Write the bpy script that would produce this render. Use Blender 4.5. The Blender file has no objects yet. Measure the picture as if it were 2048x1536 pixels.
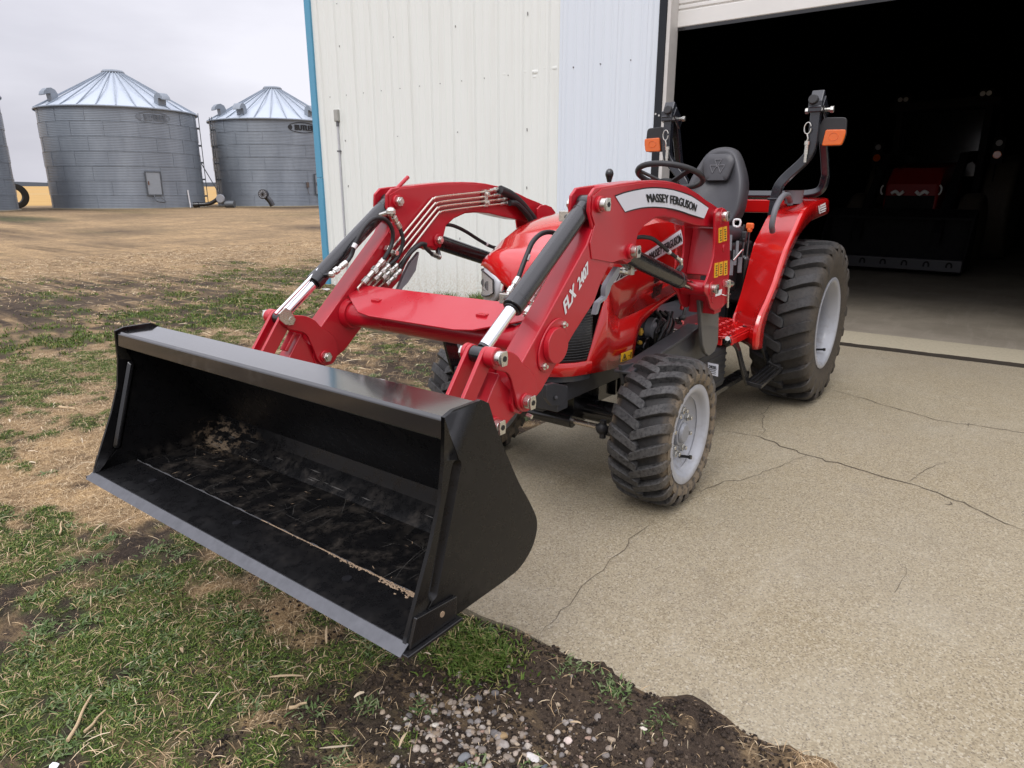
import bpy, bmesh, math, random
import numpy as np
from mathutils import Vector, Matrix
random.seed(7)
RNG = np.random.default_rng(11)
C = bpy.context.scene.collection
R_ = math.radians
PI = math.pi

# ------------------------------------------------------------------ camera
# frame of the scene: origin on the ground under the tractor's rear axle,
# +X the way the tractor faces, +Y its left-hand side, +Z up (metres)
CAM = Vector((4.5147, 1.6418, 1.30)); YAW = R_(37.19); PITCH = R_(15.91); FPX = 1365.33
_h = Vector((-math.cos(YAW), -math.sin(YAW), 0.0))          # horizontal viewing direction
RIGHT = Vector((-math.sin(YAW), math.cos(YAW), 0.0))
FWD = _h * math.cos(PITCH) + Vector((0, 0, -math.sin(PITCH)))
UP = _h * math.sin(PITCH) + Vector((0, 0, math.cos(PITCH)))

def P(px, py, ax, val):
    """the point that the photograph shows at pixel (px,py), known to lie on the plane ax = val"""
    d = FWD + RIGHT * ((px - 1024) / FPX) - UP * ((py - 768) / FPX)
    i = 'xyz'.index(ax)
    return CAM + d * ((val - CAM[i]) / d[i])

def PX(pts, val):                      # profile (x,z) on a plane y = val
    return [(p.x, p.z) for p in (P(a, b, 'y', val) for a, b in pts)]

# ------------------------------------------------------------------ objects
def link(o, parent=None):
    C.objects.link(o)
    if parent is not None: o.parent = parent
    return o
def tag(o, label=None, cat=None, group=None, kind=None):
    if label: o['label'] = label
    if cat: o['category'] = cat
    if group: o['group'] = group
    if kind: o['kind'] = kind
    return o
def thing(name, label, cat, loc=(0, 0, 0), rz=0.0, group=None):
    o = bpy.data.objects.new(name, None); o.empty_display_size = 0.1
    o.location = loc; o.rotation_euler = (0, 0, rz)
    C.objects.link(o)
    return tag(o, label, cat, group)

class MB:
    """collects shapes that become ONE mesh object"""
    def __init__(s): s.v = []; s.f = []; s.m = []; s.cm = 0
    def add(s, v, f):
        o = len(s.v); s.v.extend([tuple(p) for p in v])
        s.f.extend([tuple(i + o for i in q) for q in f]); s.m.extend([s.cm] * len(f)); return s
    def mat(s, i): s.cm = i; return s
    def box(s, x0, x1, y0, y1, z0, z1):
        v = [(x, y, z) for x in (x0, x1) for y in (y0, y1) for z in (z0, z1)]
        return s.add(v, [(0, 1, 3, 2), (4, 6, 7, 5), (0, 4, 5, 1), (2, 3, 7, 6), (0, 2, 6, 4), (1, 5, 7, 3)])
    def bar(s, p0, p1, w, h, up=(0, 0, 1)):
        """box beam from p0 to p1, w wide (sideways) and h high"""
        p0 = Vector(p0); p1 = Vector(p1); d = (p1 - p0).normalized(); up = Vector(up)
        a = d.cross(up)
        if a.length < 1e-4: a = d.cross(Vector((0, 1, 0)))
        a.normalize(); b = a.cross(d)
        v = []
        for p in (p0, p1):
            for i, j in ((-1, -1), (1, -1), (1, 1), (-1, 1)): v.append(p + a * (i * w / 2) + b * (j * h / 2))
        return s.add(v, [(0, 3, 2, 1), (4, 5, 6, 7), (0, 1, 5, 4), (1, 2, 6, 5), (2, 3, 7, 6), (3, 0, 4, 7)])
    def ext(s, pts, y0, y1):
        """(x,z) outline drawn out from y0 to y1"""
        n = len(pts)
        ar = sum(pts[i][0] * pts[(i + 1) % n][1] - pts[(i + 1) % n][0] * pts[i][1] for i in range(n))
        if ar < 0: pts = pts[::-1]
        v = [(x, y0, z) for x, z in pts] + [(x, y1, z) for x, z in pts]
        lo, hi = (0, n) if y0 < y1 else (n, 0)
        f = [tuple(lo + i for i in range(n)), tuple(hi + i for i in reversed(range(n)))]
        for i in range(n):
            j = (i + 1) % n; f.append((lo + j, lo + i, hi + i, hi + j))
        return s.add(v, f)
    def prism(s, base, off):
        """planar polygon (3D points) thickened by the vector off"""
        base = [Vector(p) for p in base]; off = Vector(off); n = len(base)
        nn = Vector((0, 0, 0))
        for i in range(n): nn += base[i].cross(base[(i + 1) % n])
        if nn.dot(off) < 0: base = base[::-1]
        v = base + [p + off for p in base]
        f = [tuple(reversed(range(n))), tuple(range(n, 2 * n))]
        for i in range(n):
            j = (i + 1) % n; f.append((i, j, n + j, n + i))
        return s.add(v, f)
    def cyl(s, p0, p1, r0, r1=None, n=24, rot=0.0):
        p0 = Vector(p0); p1 = Vector(p1); r1 = r0 if r1 is None else r1
        d = (p1 - p0).normalized(); a = d.orthogonal().normalized(); b = d.cross(a); v = []
        for p, r in ((p0, r0), (p1, r1)):
            for k in range(n):
                t = 2 * PI * k / n + rot; v.append(p + (a * math.cos(t) + b * math.sin(t)) * r)
        f = [tuple(reversed(range(n))), tuple(range(n, 2 * n))]
        for k in range(n):
            j = (k + 1) % n; f.append((k, j, n + j, n + k))
        return s.add(v, f)
    def tube(s, path, r, n=10, sub=6, caps=True):
        p = [Vector(q) for q in path]
        if sub > 1 and len(p) > 2:
            q = [p[0] * 2 - p[1]] + p + [p[-1] * 2 - p[-2]]; out = []
            for i in range(1, len(q) - 2):
                for k in range(sub):
                    t = k / sub; a, b, c, d = q[i - 1], q[i], q[i + 1], q[i + 2]
                    out.append(0.5 * ((2 * b) + (c - a) * t + (2 * a - 5 * b + 4 * c - d) * t * t + (3 * b - a - 3 * c + d) * t ** 3))
            p = out + [p[-1]]
        rs = r if callable(r) else (lambda t: r)
        T = [(p[min(i + 1, len(p) - 1)] - p[max(i - 1, 0)]).normalized() for i in range(len(p))]
        a = T[0].orthogonal().normalized(); v = []
        for i, q in enumerate(p):
            a = (a - T[i] * a.dot(T[i])).normalized(); b = T[i].cross(a); rr = rs(i / max(1, len(p) - 1))
            for k in range(n):
                t = 2 * PI * k / n; v.append(q + (a * math.cos(t) + b * math.sin(t)) * rr)
        f = []
        for i in range(len(p) - 1):
            for k in range(n):
                j = (k + 1) % n; f.append((i * n + k, i * n + j, (i + 1) * n + j, (i + 1) * n + k))
        if caps:
            f.append(tuple(reversed(range(n)))); f.append(tuple((len(p) - 1) * n + k for k in range(n)))
        return s.add(v, f)
    def sweep(s, path, w, h, side, sub=5):
        """rectangular tube along a path; side(T) gives the direction of its width"""
        p = [Vector(q) for q in path]
        if sub > 1:
            q = [p[0] * 2 - p[1]] + p + [p[-1] * 2 - p[-2]]; out = []
            for i in range(1, len(q) - 2):
                for k in range(sub):
                    t = k / sub; a, b, c, d = q[i - 1], q[i], q[i + 1], q[i + 2]
                    out.append(0.5 * ((2 * b) + (c - a) * t + (2 * a - 5 * b + 4 * c - d) * t * t + (3 * b - a - 3 * c + d) * t ** 3))
            p = out + [p[-1]]
        v = []
        for i, q in enumerate(p):
            T = (p[min(i + 1, len(p) - 1)] - p[max(i - 1, 0)]).normalized()
            a = Vector(side); a = (a - T * a.dot(T)).normalized(); b = T.cross(a)
            for k, l in ((-1, -1), (1, -1), (1, 1), (-1, 1)): v.append(q + a * (k * w / 2) + b * (l * h / 2))
        f = [(3, 2, 1, 0), tuple((len(p) - 1) * 4 + k for k in range(4))]
        for i in range(len(p) - 1):
            for k in range(4):
                j = (k + 1) % 4; f.append((i * 4 + k, i * 4 + j, i * 4 + 4 + j, i * 4 + 4 + k))
        return s.add(v, f)
    def lathe(s, prof, c, axis='y', n=48, closed=False):
        """(r,h) profile turned round an axis through c"""
        c = Vector(c); m = len(prof); v = []
        for k in range(n):
            t = 2 * PI * k / n
            for r, h in prof:
                if axis == 'y': v.append(c + Vector((r * math.cos(t), h, r * math.sin(t))))
                else: v.append(c + Vector((r * math.cos(t), r * math.sin(t), h)))
        f = []
        for k in range(n):
            j = (k + 1) % n
            for i in range(m if closed else m - 1):
                l = (i + 1) % m
                q = (k * m + i, k * m + l, j * m + l, j * m + i)
                f.append(q)
        return s.add(v, f)
    def loft(s, secs, close=False):
        """sections: equal-length lists of points"""
        m = len(secs[0]); v = [p for q in secs for p in q]; f = []
        for i in range(len(secs) - 1):
            for k in range(m if close else m - 1):
                j = (k + 1) % m; f.append((i * m + k, i * m + j, (i + 1) * m + j, (i + 1) * m + k))
        return s.add(v, f)
    def ball(s, c, r, n=12, sq=(1, 1, 1)):
        v = []; f = []; m = n // 2
        for i in range(m + 1):
            a = PI * i / m
            for k in range(n):
                b = 2 * PI * k / n
                v.append((c[0] + r * sq[0] * math.sin(a) * math.cos(b), c[1] + r * sq[1] * math.sin(a) * math.sin(b), c[2] + r * sq[2] * math.cos(a)))
        for i in range(m):
            for k in range(n):
                j = (k + 1) % n; f.append((i * n + k, (i + 1) * n + k, (i + 1) * n + j, i * n + j))
        return s.add(v, f)
    def mir(s):
        o = MB(); o.v = [(x, -y, z) for x, y, z in s.v]; o.f = [tuple(reversed(q)) for q in s.f]; o.m = list(s.m); return o
    def moved(s, d):
        o = MB(); o.v = [(x + d[0], y + d[1], z + d[2]) for x, y, z in s.v]; o.f = list(s.f); o.m = list(s.m); return o
    def build(s, name, mat, parent=None, bevel=0.0, seg=2, ang=32, solid=0.0, fix=True, label=None, sub=0):
        me = bpy.data.meshes.new(name); me.from_pydata(s.v, [], s.f); me.update()
        mats = mat if isinstance(mat, (list, tuple)) else [mat]
        for m in mats: me.materials.append(m)
        if len(mats) > 1: me.polygons.foreach_set('material_index', s.m)
        bm = bmesh.new(); bm.from_mesh(me)
        bmesh.ops.remove_doubles(bm, verts=bm.verts, dist=1e-6)
        if fix: bmesh.ops.recalc_face_normals(bm, faces=bm.faces)
        lim = math.radians(ang)
        for e in bm.edges:
            e.smooth = not (len(e.link_faces) == 2 and e.calc_face_angle(0) > lim)
        for f in bm.faces: f.smooth = True
        bm.to_mesh(me); bm.free()
        o = bpy.data.objects.new(name, me); link(o, parent)
        if solid:
            md = o.modifiers.new('solid', 'SOLIDIFY'); md.thickness = solid; md.offset = -1
        if bevel:
            md = o.modifiers.new('bevel', 'BEVEL'); md.width = bevel; md.segments = seg; md.limit_method = 'ANGLE'; md.angle_limit = R_(40); md.harden_normals = True
        if sub:
            md = o.modifiers.new('sub', 'SUBSURF'); md.levels = sub; md.render_levels = sub
        if label: o['label'] = label
        return o

def _pieces(self, gap=.02):
    """separate far-apart pieces of a collection of shapes"""
    n = len(self.v); par = list(range(n))
    def find(i):
        while par[i] != i: par[i] = par[par[i]]; i = par[i]
        return i
    for q in self.f:
        for j in q[1:]:
            x, y = find(q[0]), find(j)
            if x != y: par[x] = y
    isl = {}
    for i in range(n): isl.setdefault(find(i), []).append(i)
    ks = list(isl); bb = []
    for k in ks:
        w = np.array([self.v[i] for i in isl[k]]); bb.append((w.min(0), w.max(0)))
    gp = list(range(len(ks)))
    def fg(i):
        while gp[i] != i: i = gp[i]
        return i
    for i in range(len(ks)):
        for j in range(i):
            g = np.maximum(0, np.maximum(bb[i][0] - bb[j][1], bb[j][0] - bb[i][1])); sz = max((bb[i][1] - bb[i][0]).max(), (bb[j][1] - bb[j][0]).max())
            if np.sqrt((g ** 2).sum()) <= max(gap * .1, .05 * sz): gp[fg(i)] = fg(j)
    out = {}
    for i, k in enumerate(ks): out.setdefault(fg(i), set()).update(isl[k])
    res = []
    for s in out.values():
        o = MB(); mp = {}
        for q, m in zip(self.f, self.m):
            if q[0] in s:
                for i in q:
                    if i not in mp: mp[i] = len(o.v); o.v.append(self.v[i])
                o.f.append(tuple(mp[i] for i in q)); o.m.append(m)
        res.append(o)
    return res
def _each(self, name, mat, parent=None, **k): return [o.build(name, mat, parent, **k) for o in _pieces(self)]
MB.each = _each
def both_each(mb, name, mat, pl, pr, **k): mb.each(name, mat, pl, **k); mb.mir().each(name, mat, pr, **k)

def both(mb, name, mat, pl, pr, **k):
    """the same part on the tractor's left and (mirrored) right"""
    return mb.build(name, mat, pl, **k), mb.mir().build(name, mat, pr, **k)

def text(body, bold=0.0, shear=0.0, spacing=1.0):
    """flat letters as vertices and faces, scaled to unit cap height, starting at u=0"""
    cu = bpy.data.curves.new('lettering', 'FONT'); cu.body = body; cu.size = 1.0; cu.offset = bold; cu.shear = shear
    cu.space_character = spacing; cu.dimensions = '2D'; cu.fill_mode = 'FRONT'; cu.resolution_u = 3
    o = bpy.data.objects.new('lettering', cu); C.objects.link(o)
    dg = bpy.context.evaluated_depsgraph_get(); me = bpy.data.meshes.new_from_object(o.evaluated_get(dg))
    v = [(p.co.x, p.co.y) for p in me.vertices]; f = [tuple(q.vertices) for q in me.polygons]
    bpy.data.objects.remove(o); bpy.data.curves.remove(cu); bpy.data.meshes.remove(me)
    x0 = min(a for a, b in v); x1 = max(a for a, b in v); y0 = min(b for a, b in v); y1 = max(b for a, b in v)
    return [((a - x0) / (x1 - x0), (b - y0) / (y1 - y0)) for a, b in v], f
def lettering(mb, body, fn, **k):
    """fn maps (u,v) in the unit box of the text onto the surface"""
    bold = k.pop('bold', 0.0); nv = k.pop('n', (0, 1, 0)); v, f = text(body, **k); w = bold * 2.2 / max(1, len(body) * .62)
    nrm = Vector(nv)
    for i, (du, dv) in enumerate(((0, 0), (w, 0), (-w, 0), (w, bold * .8), (-w, -bold * .8), (-w, bold * .8), (w, -bold * .8))): mb.add([tuple(Vector(fn(a + du, b + dv)) + nrm * (.00022 * i)) for a, b in v], f)
    return mb

def rounded(pts, r, n=4):
    """round the corners of a 2D polygon"""
    out = []; m = len(pts)
    for i in range(m):
        p = Vector(pts[i]); a = Vector(pts[i - 1]) - p; b = Vector(pts[(i + 1) % m]) - p
        rr = min(r, a.length * .45, b.length * .45); p0 = p + a.normalized() * rr; p1 = p + b.normalized() * rr
        for k in range(n + 1):
            t = k / n; q = p0 * (1 - t) ** 2 + p * 2 * t * (1 - t) + p1 * t * t; out.append((q.x, q.y))
    return out
def arc(c, r, a0, a1, n=8):
    return [(c[0] + r * math.cos(R_(a0 + (a1 - a0) * k / n)), c[1] + r * math.sin(R_(a0 + (a1 - a0) * k / n))) for k in range(n + 1)]

# ------------------------------------------------------------------ materials
def lin(r, g, b):
    f = lambda c: c / 12.92 if c <= .04045 else ((c + .055) / 1.055) ** 2.4
    return (f(r / 255), f(g / 255), f(b / 255), 1)
class NT:
    def __init__(s, name):
        s.m = bpy.data.materials.new(name); s.m.use_nodes = True; s.t = s.m.node_tree; s.n = s.t.nodes; s.l = s.t.links
        s.b = s.n['Principled BSDF']
    def new(s, t, **k):
        o = s.n.new(t)
        for a, b in k.items(): setattr(o, a, b)
        return o
    def co(s, kind='Object', scale=(1, 1, 1)):
        tc = s.new('ShaderNodeTexCoord'); mp = s.new('ShaderNodeMapping'); mp.inputs['Scale'].default_value = scale
        s.l.new(tc.outputs[kind], mp.inputs[0]); return mp.outputs[0]
    def noise(s, scale, det=4, rough=.55, vec=None, dist=0.0):
        o = s.new('ShaderNodeTexNoise'); o.inputs['Scale'].default_value = scale; o.inputs['Detail'].default_value = det
        o.inputs['Roughness'].default_value = rough; o.inputs['Distortion'].default_value = dist
        if vec is not None: s.l.new(vec, o.inputs['Vector'])
        return o.outputs['Fac']
    def ramp(s, fac, stops, interp='LINEAR'):
        o = s.new('ShaderNodeValToRGB'); o.color_ramp.interpolation = interp; e = o.color_ramp.elements
        while len(e) < len(stops): e.new(.5)
        for i, (p, c) in enumerate(stops):
            e[i].position = p; e[i].color = c if len(c) == 4 else (*c, 1)
        s.l.new(fac, o.inputs[0]); return o.outputs[0]
    def rampf(s, fac, a, b, lo=0.0, hi=1.0):
        o = s.new('ShaderNodeMapRange'); o.interpolation_type = 'SMOOTHSTEP'
        o.inputs['From Min'].default_value = a; o.inputs['From Max'].default_value = b; o.inputs['To Min'].default_value = lo; o.inputs['To Max'].default_value = hi
        s.l.new(fac, o.inputs['Value']); return o.outputs['Result']
    def mix(s, fac, a, b, mode='MIX'):
        o = s.new('ShaderNodeMix', data_type='RGBA', blend_type=mode)
        for i, x in ((0, fac), (6, a), (7, b)):
            if isinstance(x, (int, float)): o.inputs[i].default_value = x
            elif isinstance(x, tuple): o.inputs[i].default_value = x if len(x) == 4 else (*x, 1)
            else: s.l.new(x, o.inputs[i])
        return o.outputs[2]
    def math(s, op, a, b=0.0):
        o = s.new('ShaderNodeMath', operation=op)
        for i, x in ((0, a), (1, b)):
            if isinstance(x, (int, float)): o.inputs[i].default_value = x
            else: s.l.new(x, o.inputs[i])
        return o.outputs[0]
    def set(s, **k):
        for a, b in k.items():
            a = a.replace('_', ' ')
            if isinstance(b, (int, float, tuple)): s.b.inputs[a].default_value = b
            else: s.l.new(b, s.b.inputs[a])
        return s
    def bump(s, h, strength=.3, dist=.01, chain=None):
        o = s.new('ShaderNodeBump'); o.inputs['Strength'].default_value = strength; o.inputs['Distance'].default_value = dist
        s.l.new(h, o.inputs['Height'])
        if chain is not None: s.l.new(chain, o.inputs['Normal'])
        s.l.new(o.outputs[0], s.b.inputs['Normal']); return o.outputs[0]

def paint(name, col, rough=.3, coat=.5, dirt=.25, dirtcol=(.16, .12, .09), metal=0.0, peel=.04):
    t = NT(name); v = t.co()
    n = t.noise(2.3, 6, .62, v); n2 = t.noise(38, 4, .6, v)
    d = t.math('MULTIPLY', t.rampf(n, .5, .78), t.rampf(n2, .42, .68))
    c = t.mix(t.math('MULTIPLY', d, dirt), (*col, 1), (*dirtcol, 1))
    t.set(Base_Color=c, Roughness=t.rampf(n, .3, .75, rough * .8, rough * 1.35), Coat_Weight=coat, Coat_Roughness=.08, Metallic=metal)
    t.bump(t.noise(160, 2, .5, v), peel, .002)
    return t.m
def plain(name, col, rough=.5, metal=0.0, coat=0.0, var=.15, scale=12, bump=.1, spec=None):
    t = NT(name); v = t.co(); n = t.noise(scale, 5, .6, v)
    c = t.mix(n, tuple(x * (1 - var) for x in col) + (1,), tuple(min(1, x * (1 + var)) for x in col) + (1,))
    t.set(Base_Color=c, Roughness=t.rampf(n, .25, .75, rough * .85, min(1, rough * 1.15)), Metallic=metal, Coat_Weight=coat)
    if spec is not None: t.set(Specular_IOR_Level=spec)
    if bump: t.bump(t.noise(scale * 7, 3, .6, v), bump, .002)
    return t.m

M = {}
M['red'] = paint('loader_red_paint', (.45, .005, .016), .34, .35, .10)
M['red_body'] = paint('body_red_paint', (.56, .008, .008), .18, 1.0, .08, peel=.02)
M['black_steel'] = paint('black_enamel', (.007, .007, .008), .24, .4, .3, (.07, .06, .05))
M['black'] = plain('black_satin', (.009, .009, .010), .26, coat=.5, bump=.04)
M['black_plastic'] = plain('black_plastic', (.022, .022, .024), .5, bump=.2)
M['dark_grey'] = plain('dark_grey_paint', (.045, .046, .05), .42, coat=.15)
M['rops'] = plain('roll_bar_black_paint', (.016, .018, .024), .25, coat=.5)
M['hose'] = plain('rubber_hose', (.018, .018, .019), .5)
M['chrome'] = plain('chrome_rod', (.86, .87, .88), .07, metal=1.0, var=.03, bump=0)
M['zinc'] = plain('zinc_plate', (.68, .67, .62), .28, metal=.95, var=.12, scale=60)
M['tube_steel'] = plain('tube_steel', (.66, .6, .52), .25, metal=.95, var=.1, scale=40)
M['grey_cast'] = plain('grey_casting', (.3, .31, .33), .5, metal=.3, var=.2)
M['silver_trim'] = plain('silver_trim', (.55, .56, .58), .3, metal=.0, coat=.3, var=.06)
M['rim'] = paint('wheel_rim_grey', (.36, .37, .395), .35, .3, .8, (.17, .14, .10))
M['decal'] = plain('decal_white', (.68, .69, .74), .35, var=.03, bump=0)
M['decal_red'] = plain('decal_red_border', (.42, .01, .015), .35, var=.03, bump=0)
M['ink'] = plain('black_ink', (.008, .008, .01), .45, var=.05, bump=0)
M['white_ink'] = plain('white_lettering', (.8, .8, .8), .4, var=.03, bump=0)
M['yellow'] = plain('warning_yellow', (.78, .42, .02), .45, var=.08, bump=0)
M['amber'] = NT('amber_lens').set(Base_Color=(.9, .16, .008, 1), Roughness=.18, Coat_Weight=.6, Transmission_Weight=.25).m
M['orange_knob'] = plain('orange_plastic', (.75, .14, .03), .4, bump=0)
M['seat'] = plain('seat_vinyl', (.05, .05, .056), .42, scale=20, bump=.35)
M['grey_plastic'] = plain('grey_plastic', (.13, .13, .14), .5)
M['white_plastic'] = plain('white_plastic', (.75, .75, .75), .4, bump=0)
M['brass'] = plain('brass_yellow', (.7, .42, .06), .4, metal=.4)
g = NT('lamp_glass').set(Base_Color=(.95, .95, .97, 1), Roughness=.04, Transmission_Weight=.85, IOR=1.3); M['glass'] = g.m
M['reflector'] = plain('lamp_reflector', (.8, .8, .82), .2, metal=.55, var=.05, bump=0)

def rubber(name, mud, wear, yc=.1, side=1.0):
    t = NT(name); v = t.co()
    n = t.noise(7, 6, .68, v); n2 = t.noise(60, 4, .7, v); n3 = t.noise(75, 5, .7, v)
    c = t.mix(n2, (.007, .007, .008, 1), (.016, .0155, .0155, 1))
    n4 = t.noise(9, 4, .6, v)
    c = t.mix(t.math('MULTIPLY', t.math('MULTIPLY', t.rampf(n3, .30, .58), t.rampf(n4, .2, .7, .45, 1)), wear), c, (.125, .122, .118, 1))
    sx = t.new('ShaderNodeSeparateXYZ'); t.l.new(v, sx.inputs[0]); ay = t.rampf(t.math('ABSOLUTE', sx.outputs['Y']), yc * .8, yc * 1.25)
    m = t.math('MULTIPLY', t.rampf(n, .22, .42), t.rampf(n2, .22, .55)); m = t.math('MULTIPLY', m, t.math('ADD', t.math('MULTIPLY', ay, side), mud))
    c = t.mix(m, c, (.19, .148, .10, 1))
    t.set(Base_Color=c, Roughness=.6, Specular_IOR_Level=.4); t.bump(n2, .35, .004); return t.m
M['rubber'] = rubber('tyre_rubber', .08, .12, .15, .30)
M['rubber_mud'] = rubber('front_tyre_rubber', .02, .10, .105, .95)
M['rubber_tread'] = rubber('tyre_tread_worn', .0, .24, .15, .25)
M['rubber_tread_front'] = rubber('front_tread_worn', .0, .60, .118, .5)

_tab = np.random.default_rng(3).random((256, 256))
def vnoise(x, y):
    xi = np.floor(x).astype(int); yi = np.floor(y).astype(int); fx = x - xi; fy = y - yi
    fx = fx * fx * (3 - 2 * fx); fy = fy * fy * (3 - 2 * fy)
    a = _tab[xi % 256, yi % 256]; b = _tab[(xi + 1) % 256, yi % 256]; c = _tab[xi % 256, (yi + 1) % 256]; d = _tab[(xi + 1) % 256, (yi + 1) % 256]
    return (a * (1 - fx) + b * fx) * (1 - fy) + (c * (1 - fx) + d * fx) * fy
def fbm(x, y, s, o=4):
    v = 0; a = .5; t = 0
    for k in range(o):
        v = v + a * vnoise(x / s + 17.3 * k, y / s + 9.1 * k); t += a; a *= .5; s = s / 2.03
    return v / t
def sst(a, b, x): t = np.clip((x - a) / (b - a), 0, 1); return t * t * (3 - 2 * t)
# ================================================================== THE TRACTOR
TR = thing('compact_tractor', 'red compact tractor with a black front loader bucket parked outside the open shed door', 'tractor')
def grp(name, loc=(0, 0, 0), parent=None, label=None):
    o = bpy.data.objects.new(name, None); o.empty_display_size = .05; o.location = loc; link(o, parent)
    if label: o['label'] = label
    return o

# ---------------------------------------------------------------- wheels
def carcass(mb, R, w, rr, lug):
    Rb = R - lug
    pr = [(rr - .012, .40 * w), (rr + .01, .445 * w), (rr + .03, .47 * w), (rr * .55 + Rb * .45, .512 * w), (rr * .3 + Rb * .7, .512 * w),
          (Rb - .03, .49 * w), (Rb - .01, .44 * w), (Rb, .34 * w), (Rb + .004, .16 * w), (Rb + .005, 0)]
    full = pr + [(r, -h) for r, h in pr[-2::-1]]
    full = full + [(rr - .018, -.36 * w), (rr - .018, .36 * w)]
    mb.lathe(full, (0, 0, 0), 'y', 96, closed=True)
def lugs(mb, R, w, rr, lug, n, side, wd, skew, phase, over=.07):
    Rb = R - lug
    sw = R - rr
    st = [(-over, R - .003, .62), (-over * .5, R + .001, .98), (.10, R, 1.0), (.24, R - .001, 1.02), (.36, R - .005, 1.04), (.44, R - .013, 1.06), (.488, R - .028, 1.04), (.512, R - .048, .95), (.518, R - sw * .56, .5)]
    for k in range(n):
        t0 = 2 * PI * k / n + phase; secs = []
        wob = 1 + .04 * math.sin(k * 7.3)
        for s, rt, ww in st:
            y = side * s * w
            th = t0 + skew * (max(0, .52 - s) / .59) ** 1.15
            rb = min(Rb, rt - .004) - .012 if s < .5 else rt - .03
            hw = wd * ww * wob / 2; hb = hw * 1.32
            q = []
            for r, d in ((rb, -hb), (rt, -hw), (rt, hw), (rb, hb)):
                a = th + d / R; yy = y if r == rt else y * (1 - .035 * (s > .5))
                q.append((r * math.cos(a), yy, r * math.sin(a)))
            secs.append(q)
        o = len(mb.v); m0 = len(mb.f)
        mb.loft(secs, close=True)
        mb.add(secs[0], [(0, 1, 2, 3)]); mb.add(secs[-1], [(3, 2, 1, 0)])
def rim_mesh(mb, rr, w, dish, hubr):
    pr = [(rr + .020, .455 * w), (rr + .022, .475 * w), (rr + .012, .485 * w), (rr - .002, .475 * w), (rr - .012, .45 * w), (rr - .016, .40 * w), (rr - .03, max(.33 * w, dish + .034)),
          (rr - .033, (max(.33 * w, dish + .034) + dish) / 2 + .018), (rr - .029, (max(.33 * w, dish + .034) + dish) / 2 + .012), (rr - .036, dish + .022), (rr - .05, dish + .008), (rr - .07, dish), (hubr + .05, dish - .004), (hubr + .025, dish + .012), (hubr * .4, dish + .012)]
    mb.lathe(pr, (0, 0, 0), 'y', 72)
    back = [(rr + .02, -.455 * w), (rr - .01, -.46 * w), (rr - .03, -.3 * w), (rr - .036, dish - .03), (rr - .05, dish - .006), (hubr, dish - .008)]
    mb.lathe(back, (0, 0, 0), 'y', 72)
def wheel(name, c, R, w, rr, lug, n, wd, skew, dish, hubr, side, nb, rot, steer=0.0, label=None):
    root = grp(name, c, TR, label); root.rotation_euler = (0, 0, steer)
    a = MB(); carcass(a, R, w, rr, lug)
    if side < 0: a = a.mir()
    ty = a.build('tyre', M['rubber_mud'] if name.startswith('front') else M['rubber'], root, ang=40)
    b = MB(); lugs(b, R, w, rr, lug, n, 1, wd, skew, rot); lugs(b, R, w, rr, lug, n, -1, wd, skew, rot + PI / n)
    if side < 0: b = b.mir()
    b.build('tread_lugs', M['rubber_tread_front' if name.startswith('front') else 'rubber_tread'], ty, ang=30, bevel=.004, seg=2)
    r = MB(); rim_mesh(r, rr, w, dish, hubr)
    r = r if side > 0 else r.mir()
    rm = r.build('rim', M['rim'], root, ang=50)
    h = MB(); h.cyl((0, dish + .0, 0), (0, dish + .035, 0), hubr * .62, n=28); h.cyl((0, dish + .035, 0), (0, dish + .05, 0), hubr * .5, hubr * .42, n=28)
    h.cyl((0, -.6 * w, 0), (0, dish, 0), hubr * .8, n=20)
    (h if side > 0 else h.mir()).build('hub', M['grey_cast'], root, bevel=.004)
    k = MB()
    for i in range(nb):
        t = 2 * PI * i / nb + .3; x = hubr * math.cos(t); z = hubr * math.sin(t)
        k.cyl((x, dish + .012, z), (x, dish + .028, z), .017, n=6, rot=t); k.cyl((x, dish + .028, z), (x, dish + .042, z), .009, n=10)
    (k if side > 0 else k.mir()).each('wheel_bolt', M['zinc'], root, bevel=.0015)
    v = MB(); t = -1.95; x, z = (rr - .05) * math.cos(t), (rr - .05) * math.sin(t)
    v.tube([(x, .2 * w, z), (x * .96, .28 * w, z * .96), (x * .93, .40 * w, z * .93)], .007, 8); v.cyl((x * .93, .40 * w, z * .93), (x * .925, .44 * w, z * .925), .01, n=8)
    (v if side > 0 else v.mir()).build('valve_stem', M['black'], root)
    return root
FX = 1.934
for sd in (1, -1):
    wheel('front_wheel', (FX, sd * .500, .318), .318, .248, .190, .031, 23, .038, -.20, .045, .092, sd, 8, .1 + .2 * (sd < 0), steer=R_(1.5))
    wheel('rear_wheel', (0, sd * .520, .500), .503, .335, .262, .035, 21, .058, -.17, -.02, .1, sd, 8, .13 + .2 * (sd < 0))

# ---------------------------------------------------------------- chassis, axle, engine
ch = MB()
for s in (1, -1): ch.box(.9, 2.30, s * .17 - .012, s * .17 + .012, .45, .53)
ch.box(2.10, 2.34, -.15, .15, .43, .47); ch.box(2.27, 2.35, -.225, .225, .445, .54)
ch.box(-.15, 1.3, -.15, .15, .32, .62)
ch.build('chassis_frame', M['dark_grey'], TR, bevel=.006)
b = MB(); pts = [P(*q, 'y', .235) for q in ((1093, 770), (1110, 766), (1133, 771), (1136, 790), (1122, 812), (1104, 812), (1092, 796))]
b.prism(pts, (0, -.018, 0)); b.cyl(P(1112, 795, 'y', .236), P(1112, 795, 'y', .246), .008, n=8)
both(b, 'weight_bracket', M['dark_grey'], TR, TR, bevel=.003)
ax = MB(); ax.cyl((FX, -.37, .335), (FX, .37, .335), .05, n=20); ax.box(FX - .09, FX + .09, -.1, .1, .27, .43)
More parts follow.
